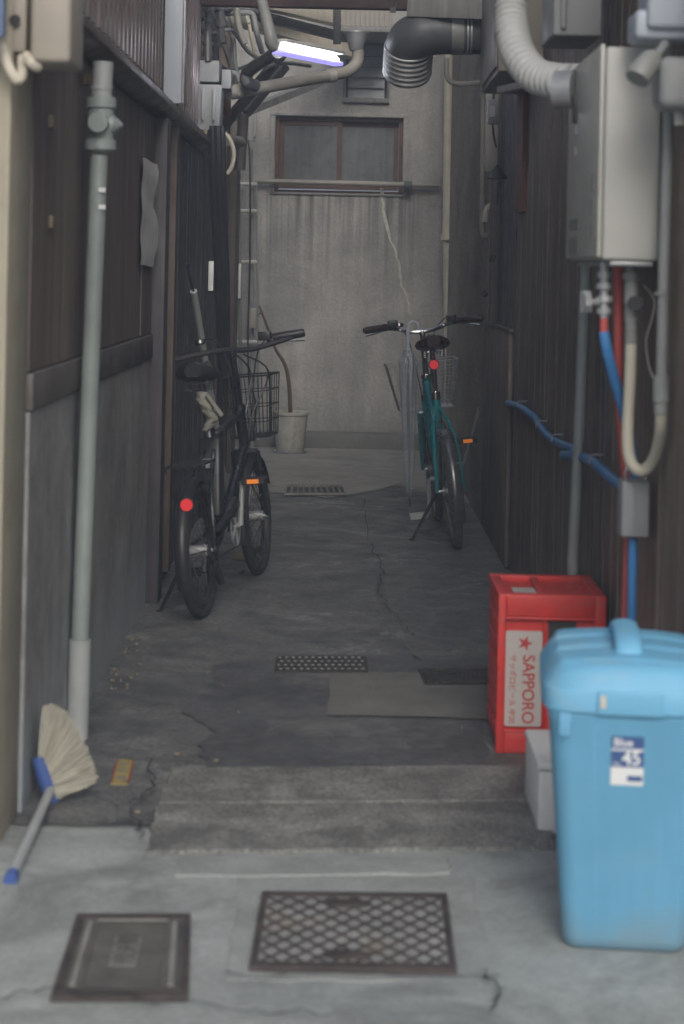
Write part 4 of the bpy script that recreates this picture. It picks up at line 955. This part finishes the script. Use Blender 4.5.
for i in range(26):
    for j in range(22):
        u_, v_ = .215+.57*(i+.5+(j%2)*.5)/26.5, .12+.74*(j+.5)/22
        if .37 < u_ < .60 and .26 < v_ < .66: continue
        p = O(u_, v_); tr.add([(p.x-.0045,p.y,.0102),(p.x,p.y-.006,.0102),(p.x+.0045,p.y,.0102),(p.x,p.y+.006,.0102),(p.x,p.y,.0135)], [(0,1,4),(1,2,4),(2,3,4),(3,0,4)])
tr.build('tread', M['castmid'], mc, smooth=False)
MB().prism([(O(u,v).x,O(u,v).y) for u, v in ((.38,.28),(.60,.28),(.585,.64),(.37,.64))], .0105, .0125, 'z').build('nameplate', M['castdust'], mc, smooth=False)
for k_, ch_ in enumerate('量水器'):
    p = O(.487-.004*k_, .34+.12*k_); text('lettering', ch_, .056, 1, M['castmid'], mc, (p.x, p.y, .0135), (1,0,0), (0,1,0), align='CENTER', sx=.9, bold=.0006)
# tread strip plate in the alley
Cp = [gr(277,656,.013), gr(366,656,.013), gr(368,671,.013), gr(274,671,.013)]
sp_ = root('floor_plate', 'narrow studded steel plate set across the alley floor', 'floor plate', tuple(lerp2(Cp,.5,.5)))
MB().prism([(p.x,p.y) for p in Cp], .006, .0135, 'z').build('plate', M['castdark'], sp_, bevel=.001, bseg=1)
stud = MB()
for i in range(13):
    for j in range(4):
        p = lerp2(Cp, (i+.5+(j%2)*.4)/13.6, (j+.5)/4); stud.lathe([(.006,.0136),(.005,.0165),(0,.017)], (p.x,p.y,0), 8)
stud.build('stud', M['castdust'], sp_)
# dark grate by crate
Cp = [gr(418,669,.013), gr(500,667,.013), gr(502,684,.013), gr(425,685,.013)]
dg_ = root('gully_grate', 'dark iron gully lid partly behind the red crate', 'drain cover', tuple(lerp2(Cp,.5,.5)))
MB().prism([(p.x,p.y) for p in Cp], .006, .0145, 'z').build('lid', M['castdark'], dg_, bevel=.001, bseg=1)
gq = MB()
for f_ in (.04,.10,.16): gq.prism([(lerp2(Cp,u,v).x,lerp2(Cp,u,v).y) for u, v in ((f_,.08),(f_+.02,.08),(f_+.02,.92),(f_,.92))], .015, .019, 'z')
gq.prism([(lerp2(Cp,u,v).x,lerp2(Cp,u,v).y) for u, v in ((.22,.08),(.98,.08),(.98,.18),(.22,.18))], .015, .018, 'z').prism([(lerp2(Cp,u,v).x,lerp2(Cp,u,v).y) for u, v in ((.22,.82),(.98,.82),(.98,.92),(.22,.92))], .015, .018, 'z')
for i in range(9):
    f_ = .46+.055*i; gq.prism([(lerp2(Cp,u,v).x,lerp2(Cp,u,v).y) for u, v in ((f_,.38),(f_+.03,.38),(f_+.03,.58),(f_,.58))], .015, .0175, 'z')
gq.build('ribs', M['castiron'], dg_, smooth=False)
# slotted grate in the rear
Cp = [gr(286,486,.013), gr(342,486,.013), gr(346,495,.013), gr(284,495,.013)]
sg = root('slot_drain', 'small slotted drain grate in the paler floor near the rear', 'drain cover', tuple(lerp2(Cp,.5,.5)))
MB().prism([(p.x,p.y) for p in Cp], .006, .0125, 'z').build('pit', M['ink_black'], sg, smooth=False)
gq = MB()
for i in range(10):
    f_ = i/10; gq.prism([(lerp2(Cp,u,v).x,lerp2(Cp,u,v).y) for u, v in ((f_,.1),(f_+.035,.1),(f_+.035,.9),(f_,.9))], .013, .022, 'z')
for v_ in (0,.9): gq.prism([(lerp2(Cp,u,v).x,lerp2(Cp,u,v).y) for u, v in ((0,v_),(1,v_),(1,v_+.1),(0,v_+.1))], .013, .0225, 'z')
gq.build('grate', M['castdust'], sg, smooth=False)

# yellow tag
C3 = [gr(117,757.5,.013), gr(134.5,758,.013), gr(128.5,782,.013), gr(110.5,781.5,.013)]
tg = root('floor_tag', 'small yellow tag with red edges stuck on the floor', 'tag', tuple(lerp2(C3,.5,.5)))
MB().prism([(p.x,p.y) for p in C3], .005, .0085, 'z').build('plate', M['tagyel'], tg, smooth=False)
for (a_, b2) in ((0,.09),(.91,1)): MB().prism([(lerp2(C3,u,v).x,lerp2(C3,u,v).y) for u, v in ((a_,0),(b2,0),(b2,1),(a_,1))], .0087, .0095, 'z').build('edge', M['tagred'], tg, smooth=False)
for k_, ch_ in enumerate('止水栓'):
    p = lerp2(C3, .5, .2+.28*k_); text('lettering', ch_, .036, 1, M['ink_grey'], tg, (p.x, p.y, .0092), (1,0,0), (0,1,0), depth=.0003, align='CENTER', sx=.8)

# ================================================================== BROOM
yb = 4.42
hA, hB = at(38,757,yb-.02), at(53,802,yb-.02)
bro = root('broom', 'broom with blue socket and pale bristles propped against the left wall', 'broom', tuple(gr(60,800)))
mb = MB(); mb_dark = MB()
arc = [(43,707),(50,706),(58,709),(66,714),(74,725),(80,737),(86,750),(92,765),(97,780),(86,786),(72,791),(60,797)]
def arcp(t_):
    x_ = t_*(len(arc)-1); i = min(int(x_), len(arc)-2); f_ = x_-i; return (arc[i][0]*(1-f_)+arc[i+1][0]*f_, arc[i][1]*(1-f_)+arc[i+1][1]*f_)
for k_ in range(1300):
    t_ = rnd.random(); ax_, ay_ = arcp(t_); ext = rnd.uniform(.94, 1.03); dy = rnd.uniform(-.022,.022)
    s0 = hA+(hB-hA)*(.05+.9*t_)+Vector((0,dy*.5,0)); e0 = at(ax_, ay_, yb); 
    e0 = s0+(e0-s0)*ext+Vector((rnd.uniform(-.001,.001), dy, rnd.uniform(-.001,.001)))
    if e0.z < .006: e0.z = .006
    if e0.x < -.70: e0.x = -.70
    mid_ = (s0+e0)/2+Vector((rnd.uniform(-.003,.003), rnd.uniform(-.004,.004), rnd.uniform(0,.004)))
    (mb_dark if int(t_*110) % 3 == 1 else mb).tube([s0, mid_, e0], [.0013,.0016,.0009], 3, cap=False)
mb.build('bristles', M['bristle'], bro)
mb_dark.build('bristles', M['bristledark'], bro)
MB().tube([hA, hA+(hB-hA)*.5, hB], [.016,.019,.016], 12).build('socket', M['broomblue'], bro)
ha, hb = at(50,791,yb-.05), gr(11,884)+Vector((0,0,.012))
MB().tube([ha, hb], .0115, 14).build('handle', M['stick'], bro)
MB().tube([ha+(hb-ha)*.965, hb+(hb-ha).normalized()*.012], .0145, 14).build('end_cap', M['broomblue'], bro)

# ================================================================== HEATER
he = root('water_heater', 'tall pale grey gas water heater hung on the right wall', 'water heater', (.64, 4.5, 1.27))
hx0, hx1, hy0, hy1, hz0, hz1 = .556, .693, 4.20, 4.80, 1.284, 1.757
MB().box(hx0+.012,hx1,hy0,hy1,hz0,hz1).build('casing', M['heaterside'], he, bevel=.008, bseg=3)
MB().box(hx0,hx0+.011,hy0+.006,hy1-.006,hz0+.006,hz1+.006).build('front_panel', M['heater'], he, bevel=.004)
MB().box(hx0+.03,hx1-.01,hy0+.01,hy1-.01,hz0-.012,hz0-.001).build('base_tray', M['galv'], he, bevel=.003)
MB().box(hx0-.004,hx0-.001,4.52,4.70,1.30,1.34).box(hx0-.004,hx0-.001,4.52,4.70,1.36,1.385).build('air_slots', M['ink_grey'], he)
for zz in (1.33,1.385,1.44): MB().box(hx0-.004,hx0-.001,4.26,4.285,zz,zz+.035).build('vent_slot', M['ink_grey'], he)
for zz in (1.60,1.55): MB().cbox((hx0-.002,4.62,zz), .004,.02,.02).build('screw', M['boxgrey'], he)
MB().cbox((hx0-.003,4.64,1.655), .01,.03,.07).build('air_inlet', M['darksteel'], he, bevel=.002)
MB().tube([(hx0-.001,4.66,1.705),(hx0-.045,4.68,1.705)], .047, 24).build('flue_collar', M['galv'], he)
# flexible duct to the heater
pts, rr = [], []
P_ = [at(511,-60,5.2),at(511,0,5.15),at(512,30,5.1),at(519,55,5.02),at(535,75,4.92),at(556,81,4.85),at(582,82,4.78)]
tmp = MB(); 
def cat(P_, n):
    o = []
    for i in range(len(P_)-1):
        p0, p1, p2, p3 = P_[max(i-1,0)], P_[i], P_[i+1], P_[min(i+2,len(P_)-1)]
        for k in range(n):
            t_ = k/n; o.append(.5*((2*p1)+(-p0+p2)*t_+(2*p0-5*p1+4*p2-p3)*t_*t_+(-p0+3*p1-3*p2+p3)*t_**3))
    return o+[P_[-1]]
P2 = cat(P_, 26)
fd = root('flexible_duct', 'pale ribbed flexible duct bending into the water heater', 'duct', tuple(P_[-1]))
MB().tube(P2, [.0435+.0042*math.sin(i*math.pi/3) for i in range(len(P2))], 24).build('hose', M['alutape'], fd, ang=70)
MB().tube([at(510,31,5.1),at(511,38,5.1)], .0455, 24).build('clamp', M['galv'], fd)
MB().tube([at(572,82,4.80),at(578,82,4.79)], .046, 24).build('clamp', M['galv'], fd)
solo(MB().box(at(553,30,5.0).x,at(602,30,5.0).x,5.0,5.3,at(575,36,5.0).z,2.25).box(at(560,30,5.0).x,at(566,30,5.0).x,4.985,5.0,at(575,30,5.0).z,2.2), 'vent_hood', M['greyplastic'], 'grey hood unit at the top between the flexible duct and heater', 'vent hood', bevel=.014, bseg=3)
solo(bar(at(500,90,6.0), at(582,72,5.5), .02, .02), 'support_strap', M['galv'], 'thin metal strap behind the flexible duct', 'strap')
# top right boxes and spotlight
solo(MB().box(at(648,10,4.0).x,.80,4.0,4.15,at(660,28,4.0).z,2.0).box(at(634,10,4.05).x,.80,4.02,4.15,at(660,38,4.0).z,at(660,8,4.0).z), 'wall_unit', M['bluewhite'], 'pale blue grey box at the top right corner', 'box', bevel=.012, bseg=3)
sl = root('spotlight', 'small grey spotlight on a short arm over the water heater', 'spotlight', at(666,48,4.02))
MB().tube([at(665,44,4.03),at(652,62,3.97)], .010, 10).build('arm', M['galv'], sl)
MB().tube([at(656,56,3.97),at(651,60,3.95),at(640,74,3.93),at(637,79,3.925)], [.014,.024,.028,.026], 18).build('lamp_head', M['pvc'], sl)
solo(MB().box(at(658,80,3.95).x,.80,3.92,4.05,at(660,109,3.95).z,at(660,57,3.95).z), 'sensor_box', M['greyplastic'], 'rounded grey box right of the water heater top', 'box', bevel=.02, bseg=4)
solo(MB().tube([at(679,108,4.0),at(680,125,4.0)], .012, 10), 'stub_pipe', M['white'], 'short white stub under the rounded grey box', 'pipe')
# pipes below the heater
Yh = 4.3
v1_ = root('valve', 'metal valve on the left pipe under the water heater', 'valve', at(602,300,Yh))
mb = MB().tube([at(604,262,Yh),at(604,318,Yh)], .011, 12)
for yy, r_ in ((272,.016),(283,.018),(296,.020),(308,.017)): mb.tube([at(604,yy,Yh),at(604,yy+6,Yh)], r_, 10)
mb.tube([at(604,302,Yh),at(588,302,Yh-.01)], .008, 10).tube([at(589,302,Yh-.01),at(583,302,Yh-.012)], [.022,.022], 10).tube([at(586,291,Yh),at(586,312,Yh)], .014, 10)
mb.build('valve_body', M['galv'], v1_)
MB().tube([at(604,318,Yh),at(604,333,Yh)], .010, 12).build('red_fitting', M['hosered'], v1_)
solo(MB().tube([at(604,332,Yh),at(607,350,Yh),at(614,378,Yh+.03),at(622,405,Yh+.06),at(630,440,Yh+.1),at(636,478,Yh+.12)], .0125, 14, smooth=5), 'water_hose', M['hoseblue'], 'blue hose curving down from the valve to the junction box', 'hose')
solo(MB().tube([at(619,262,Yh+.08),at(619,300,Yh+.08),at(619,345,Yh+.08),at(620,400,Yh+.1),at(627,478,Yh+.14)], .0125, 14, smooth=4), 'hot_water_pipe', M['hosered'], 'faded red pipe between the blue and cream hoses', 'pipe')
v2_ = root('gas_valve', 'pale gas valve with black knob under the water heater', 'valve', at(631,300,Yh))
mb = MB().tube([at(631,262,Yh),at(631,345,Yh)], .012, 12)
for yy, l_, r_ in ((272,8,.019),(282,22,.016),(307,16,.015),(325,6,.014),(333,10,.0145)): mb.tube([at(631,yy,Yh),at(631,yy+l_,Yh)], r_, 10)
mb.build('valve_body', M['pvc'], v2_)
MB().tube([at(635,303,Yh-.02),at(636,303,Yh-.045)], .017, 14).build('knob', M['ink_black'], v2_)
lp = [at(631,344,Yh),at(630,380,Yh),at(628,420,Yh),at(628,448,Yh-.02),at(632,464,Yh-.04),at(641,471,Yh-.05),at(651,464,Yh-.07),at(658,446,Yh-.12),at(661,425,4.13),at(661,400,4.12)]
solo(MB().tube(lp, .0135, 14, smooth=5), 'gas_hose', M['creamhose'], 'cream insulated hose looping up to the grey riser', 'hose')
rs = root('riser_pipe', 'grey riser pipe right of the water heater', 'pipe', at(661,400,4.12))
MB().tube([at(661,405,4.12),at(661.5,375,4.12),at(664,260,4.12),at(669,100,4.12),at(671,0,4.12)], .0125, 14).build('pipe', M['pvc'], rs)
for yy, l_, r_ in ((376,26,.018),(404,10,.0155),(292,3,.016)): MB().tube([at(661+(300-yy)*.02*(yy<300),yy,4.12),at(661+(300-yy)*.02*(yy<300),yy+l_,4.12)], r_, 14).build('coupling', M['pvc'], rs)
solo(MB().tube([at(644,285,Yh+.05),at(654,300,Yh+.05),at(652,318,Yh+.05),at(646,340,Yh+.05),at(648,362,Yh+.05),at(653,378,Yh+.05)], .002, 6, smooth=5), 'wire', M['white'], 'thin pale wire looping beside the riser pipe', 'wire')
jb = root('junction_box', 'grey ribbed junction box where the hoses meet', 'junction box', at(636,510,4.32))
a, b = at(622.5,481,4.3), at(649,538,4.3)
MB().box(a.x,b.x,4.3,4.38,b.z,a.z).build('body', M['greyplastic'], jb, bevel=.006, bseg=3)
rb = MB()
for k_ in range(12): zz = b.z+.015+(a.z-b.z-.03)*k_/11; rb.box(a.x+.025,b.x-.003,4.2965,4.30,zz,zz+.003)
rb.build('ribs', M['greyplastic'], jb)
MB().tube([at(626,481,4.32),at(626,470,4.32),at(630,464,4.32)], .003, 8, smooth=3).build('bail', M['chrome'], jb)
MB().tube([at(646,481,4.32),at(646,470,4.32)], .003, 8).build('bail', M['chrome'], jb)
solo(MB().tube([at(633,538,4.34),at(631.5,640,4.34),at(630,760,4.34)], [.011]*3, 14), 'supply_pipe', M['hoseblue'], 'blue pipe running down from the junction box', 'pipe')
solo(MB().tube([at(627,538,4.40),at(624.5,640,4.40),at(623,760,4.40)], .008, 12), 'supply_pipe', M['hosered'], 'thin red pipe beside the blue one below the junction box', 'pipe')
# blue conduit along the wall
cb = root('cable_conduit', 'blue corrugated conduit strung along the right wall', 'conduit', tuple(onx(560,450,.70)))
cc = [(508,403),(520,407),(534,417),(543,430),(553,440),(566,446),(574,449)]
MB().tube([onx(px,py,.700) for px,py in cc], .013, 12, smooth=4).build('conduit', M['hoseblue'], cb)
cc = [(563,455),(580,457),(592,461),(604,471),(614,480),(624,488)]
MB().tube([onx(px,py,.672) for px,py in cc], .0135, 12, smooth=4).build('conduit', M['hoseblue'], cb)
for (px,py,X) in ((522,404,.70),(541,424,.70),(557,438,.70),(596,459,.672)): c = onx(px,py,X); MB().tube([c+Vector((.02,0,.012)), c+Vector((-.016,0,.01)), c+Vector((-.018,0,-.012))], .0022, 6).build('hook', M['galv'], cb)
# grey vertical pipe and thin partner
solo(MB().tube([at(586,262,5.3),at(580,420,5.3),at(573,560,5.3),Vector((.665,5.33,.0))], .0165, 14), 'wall_pipe', M['pvcgreen'], 'upright grey pipe on the right wall behind the red crate', 'pipe')
solo(MB().tube([Vector((.718,5.26,.0)),Vector((.718,5.26,2.0))], .007, 10).tube([Vector((.718,5.16,.0)),Vector((.718,5.16,2.0))], .006, 10), 'wall_wire', M['darkpipe'], 'pair of thin dark pipes right of the upright grey pipe', 'pipe')

# ================================================================== CRATE
cx0, cx1, cy0, cy1, cz0, cz1 = .416, .697, 4.93, 5.27, .004, .418
ct = root('beer_crate', 'red plastic beer crate standing on end by the right wall', 'crate', ((cx0+cx1)/2, (cy0+cy1)/2, 0))
w = .012
cm = MB()
# shell: opening faces +X (the wall); base faces -X
cm.box(cx0+.014,cx0+.020,cy0+.01,cy1-.01,cz0+.01,cz1-.01)
cm.box(cx0+.02,cx1,cy0+w,cy0+w+.004,cz0+.01,cz1-.01)        # recessed front skin
cm.box(cx0+.02,cx1,cy1-w,cy1-w+.004,cz0+.01,cz1-.01)
cm.box(cx0+.02,cx1,cy0+w+.004,cy1-w,cz1-.020,cz1-.015); cm.box(cx0+.02,cx1,cy0+w+.004,cy1-w,cz0+.012,cz0+.017)
cm.build('shell', M['cratered'], ct, bevel=.001, bseg=1)
fr = MB()
for (a,b,c,d) in ((cx0,cx0+.022,cz0,cz1),(cx1-.03,cx1,cz0,cz1),(cx0+.022,cx1-.03,cz1-.058,cz1-.001),(cx0+.022,cx1-.03,cz0+.001,cz0+.055)):
    fr.box(a,b,cy0+.001,cy0+w+.002,c,d)
fr.box(cx0+.02,cx1-.028,cy0-.003,cy0+.004,cz1-.066,cz1-.058).box(cx0+.02,cx1-.028,cy0-.003,cy0+.004,cz0+.055,cz0+.062)
fr.box(cx0+.118,cx0+.126,cy0+.002,cy0+w,cz0+.062,cz1-.066)
# top face ledges
fr.box(cx0,cx1,cy0+.002,cy0+.03,cz1-.018,cz1).box(cx0,cx1,cy1-.03,cy1,cz1-.018,cz1).box(cx0,cx0+.03,cy0+.03,cy1-.03,cz1-.018,cz1-.001).box(cx1-.03,cx1,cy0+.03,cy1-.03,cz1-.018,cz1-.001)
fr.box(cx0+.11,cx0+.13,cy0+.03,cy1-.03,cz1-.016,cz1-.002)
fr.build('frame', M['cratered'], ct, bevel=.007, bseg=3)
gd = MB()
for i in range(5):
    for j in range(7):
        yy = cy0+.018+i*(cy1-cy0-.036)/5; zz = cz0+.015+j*(cz1-cz0-.03)/7
        gd.box(cx0+.002,cx0+.014,yy+.006,yy+.055,zz+.006,zz+.044)
for i in range(6): yy = cy0+.018+i*(cy1-cy0-.036)/5; gd.box(cx0+.004,cx0+.0135,yy-.003,yy+.003,cz0+.012,cz1-.012)
gd.build('base_cells', M['cratered'], ct, bevel=.003)
MB().box(cx0+.132,cx0+.205,cy0+w-.0015,cy0+w-.0005,cz1-.122,cz1-.070).build('hand_hole', M['ink_black'], ct)
MB().box(cx0+.05,cx0+.11,cy0+.06,cy0+.19,cz1-.0145,cz1-.0135).build('top_sticker', M['label'], ct)
lx0, lx1 = cx0+.022, cx0+.117; lz0, lz1 = .075, .322
lb_ = MB().loft([[(p[0], cy0+yy, p[1]) for p in [(q[0],q[1]) for q in rrect((lx0+lx1)/2,(lz0+lz1)/2,(lx1-lx0)/2,(lz1-lz0)/2,.006,0)]] for yy in (.0035,.0115)]).build('label', M['label'], ct)
yl = cy0+.003
text('lettering', 'SAPPORO', .044, 1, M['redink'], lb_, (lx0+.047+.012, yl, lz1-.061), (0,0,-1), (1,0,0), sx=.93, bold=.0004)
text('lettering', 'サッポロビール 中20', .021, 1, M['redink'], lb_, (lx0+.018, yl, lz1-.061), (0,0,-1), (1,0,0), sx=.92)
sx_, sz_ = lx0+.050, lz1-.031
sp2 = [(sx_+(.021 if k % 2 == 0 else .0082)*math.cos(R(0+36*k)), sz_+(.021 if k % 2 == 0 else .0082)*math.sin(R(36*k))) for k in range(10)]
MB().prism([(a, b) for a, b in sp2], yl-.0006, yl+.0003, 'y').build('star', M['redink'], lb_, smooth=False)

# ================================================================== FOAM BOX
fb = root('foam_box', 'white foam box squeezed between the red crate and blue bin', 'foam box', (.58, 4.38, 0))
MB().box(.455,.68,4.23,4.54,.003,.142).build('body', M['styro'], fb, bevel=.008, bseg=3)
MB().box(.452,.683,4.227,4.543,.143,.163).build('lid', M['styro'], fb, bevel=.008, bseg=3)
# ================================================================== BIN
cxb, cyb = .556, 3.665
bn = root('trash_can', 'tall light blue plastic trash can with ridged lid on the right', 'trash can', (cxb, cyb, 0))
rings = []
for z_, hx, hy, r_ in ((.004,.106,.156,.03),(.014,.113,.166,.032),(.03,.114,.170,.032),(.43,.146,.196,.036),(.435,.150,.198,.038),(.475,.152,.200,.038)):
    rings.append(rrect(cxb, cyb, hx, hy, r_, z_, 8))
MB().loft(rings).build('body', M['blueplastic'], bn, ang=50)
mb = MB()
for x_ in (-.066, .066):   # slight vertical ridges on the front
    mb.add([(cxb+x_*.80-.002,cyb-.171,.04),(cxb+x_*.80+.002,cyb-.171,.04),(cxb+x_+.002,cyb-.1965,.425),(cxb+x_-.002,cyb-.1965,.425),(cxb+x_*.80,cyb-.168,.04),(cxb+x_,cyb-.193,.425)],
        [(0,1,2,3),(0,3,5,4),(1,4,5,2)])
mb.build('body_ridge', M['blueplastic'], bn)
for x_ in (-.119, .119): MB().box(cxb+x_-.011,cxb+x_+.011,cyb-.2015,cyb-.193,.405,.449).build('rim_notch', M['blueplastic'], bn, bevel=.002)
# lid: domed rounded rectangle with ridges
nx_, ny_ = 60, 90; hx, hy = .160, .205; vs = []
def lidz(u, v):
    au, av = abs(u), abs(v)
    d = max(au, av)
    e = (au**6+av**6)**(1/6)
    q_ = max(0, min(1, (1-e)/.20)); base = .034*(q_*(2-q_))
    crown = .016*(1-u*u)*(1-v*v*.5)
    rid = 0
    for k_ in (-.56, .0, .56): rid += .006/(1+math.exp((abs(v-k_)-.20)/.016))*max(0,min(1,(.86-au)/.05))
    return .492+base+crown*(1 if e < .9 else max(0,(1-e)/.1))+(rid if e < .85 else 0)
for j in range(ny_+1):
    for i in range(nx_+1):
        u, v = -1+2*i/nx_, -1+2*j/ny_
        # map square to superellipse outline
        s_ = (abs(u)**7+abs(v)**7)**(1/7); m_ = max(abs(u),abs(v)); k_ = m_/s_ if s_ > 0 else 1
        vs.append((cxb+u*k_*hx, cyb+v*k_*hy, lidz(u*k_, v*k_)))
fs = [(j*(nx_+1)+i, j*(nx_+1)+i+1, (j+1)*(nx_+1)+i+1, (j+1)*(nx_+1)+i) for j in range(ny_) for i in range(nx_)]
lm = MB().add(vs, fs)
# skirt
edge = [i for i in range(nx_+1)] + [(j*(nx_+1)+nx_) for j in range(1,ny_+1)] + [ny_*(nx_+1)+i for i in range(nx_-1,-1,-1)] + [j*(nx_+1) for j in range(ny_-1,0,-1)]
E0 = [Vector(vs[i]) for i in edge]
def off_(p, s_, z_): return Vector((cxb+(p.x-cxb)*s_, cyb+(p.y-cyb)*s_, z_))
lm.loft([[off_(p,1,.492) for p in E0],[off_(p,1.012,.488) for p in E0],[off_(p,1.008,.452) for p in E0],[off_(p,.985,.450) for p in E0],[off_(p,.975,.486) for p in E0]], cap=False)
lidob = lm.build('lid', M['bluelid'], bn, ang=42)
# handle : arch running front to back
hp_ = [(cxb-.0,cyb-.115,.522),(cxb,cyb-.108,.548),(cxb,cyb-.08,.562),(cxb,cyb-.02,.568),(cxb,cyb+.04,.568),(cxb,cyb+.09,.562),(cxb,cyb+.11,.548),(cxb,cyb+.115,.522)]
rings = []
P3 = cat([Vector(p) for p in hp_], 4)
for i, p in enumerate(P3):
    d = (P3[min(i+1,len(P3)-1)]-P3[max(i-1,0)]).normalized(); u_ = Vector((1,0,0)); n_ = u_.cross(d)
    rings.append([p+u_*math.cos(a)*.026+n_*math.sin(a)*.011 for a in [2*math.pi*k/14 for k in range(14)]])
MB().loft(rings).build('lid_handle', M['bluelid'], lidob, ang=70)
MB().box(cxb-.062,cxb+.058,cyb-.2115,cyb-.203,.448,.492).build('latch_tab', M['bluelid'], lidob, bevel=.004, bseg=3)
MB().box(cxb-.056,cxb-.046,cyb-.2125,cyb-.2116,.462,.485).build('sticker', M['cream'], lidob)
bn.rotation_euler = (0, 0, R(-5))
# label on the front, following the slope of the face
def bf(x_, z_, o=.0012):
    f_ = (z_-.03)/.40; return (cxb+x_, cyb-(.170+.026*f_)-o, z_)
def lq(x0_, x1_, z0_, z1_, m_, name, o=.0012, par=bn):
    return MB().add([bf(x0_,z0_,o),bf(x1_,z0_,o),bf(x1_,z1_,o),bf(x0_,z1_,o),bf(x0_,z0_,-.001),bf(x1_,z0_,-.001),bf(x1_,z1_,-.001),bf(x0_,z1_,-.001)],[(0,1,2,3),(0,4,5,1),(1,5,6,2),(2,6,7,3),(3,7,4,0)]).build(name, m_, par, smooth=False)
lz = .408
lx = -.034
L0 = lq(lx, lx+.059, lz-.090, lz, M['ink_white'], 'label')
lq(lx, lx+.059, lz-.022, lz, M['navy'], 'label_band', .0018, L0); lq(lx, lx+.059, lz-.056, lz-.026, M['navy'], 'label_band', .0018, L0); lq(lx+.030, lx+.057, lz-.082, lz-.072, M['navy'], 'label_band', .0018, L0)
upv = (Vector(bf(0,.42))-Vector(bf(0,.30))).normalized()
text('lettering', 'Blue', .020, 1, M['ink_white'], L0, bf(lx+.004, lz-.011, .0022), (1,0,0), upv, depth=.0003, bold=.0004)
text('lettering', '45', .036, 1, M['ink_white'], L0, bf(lx+.020, lz-.040, .0022), (1,0,0), upv, depth=.0003, sx=.95, bold=.0008)
text('lettering', 'No.', .010, 1, M['ink_white'], L0, bf(lx+.003, lz-.050, .0022), (1,0,0), upv, depth=.0003)
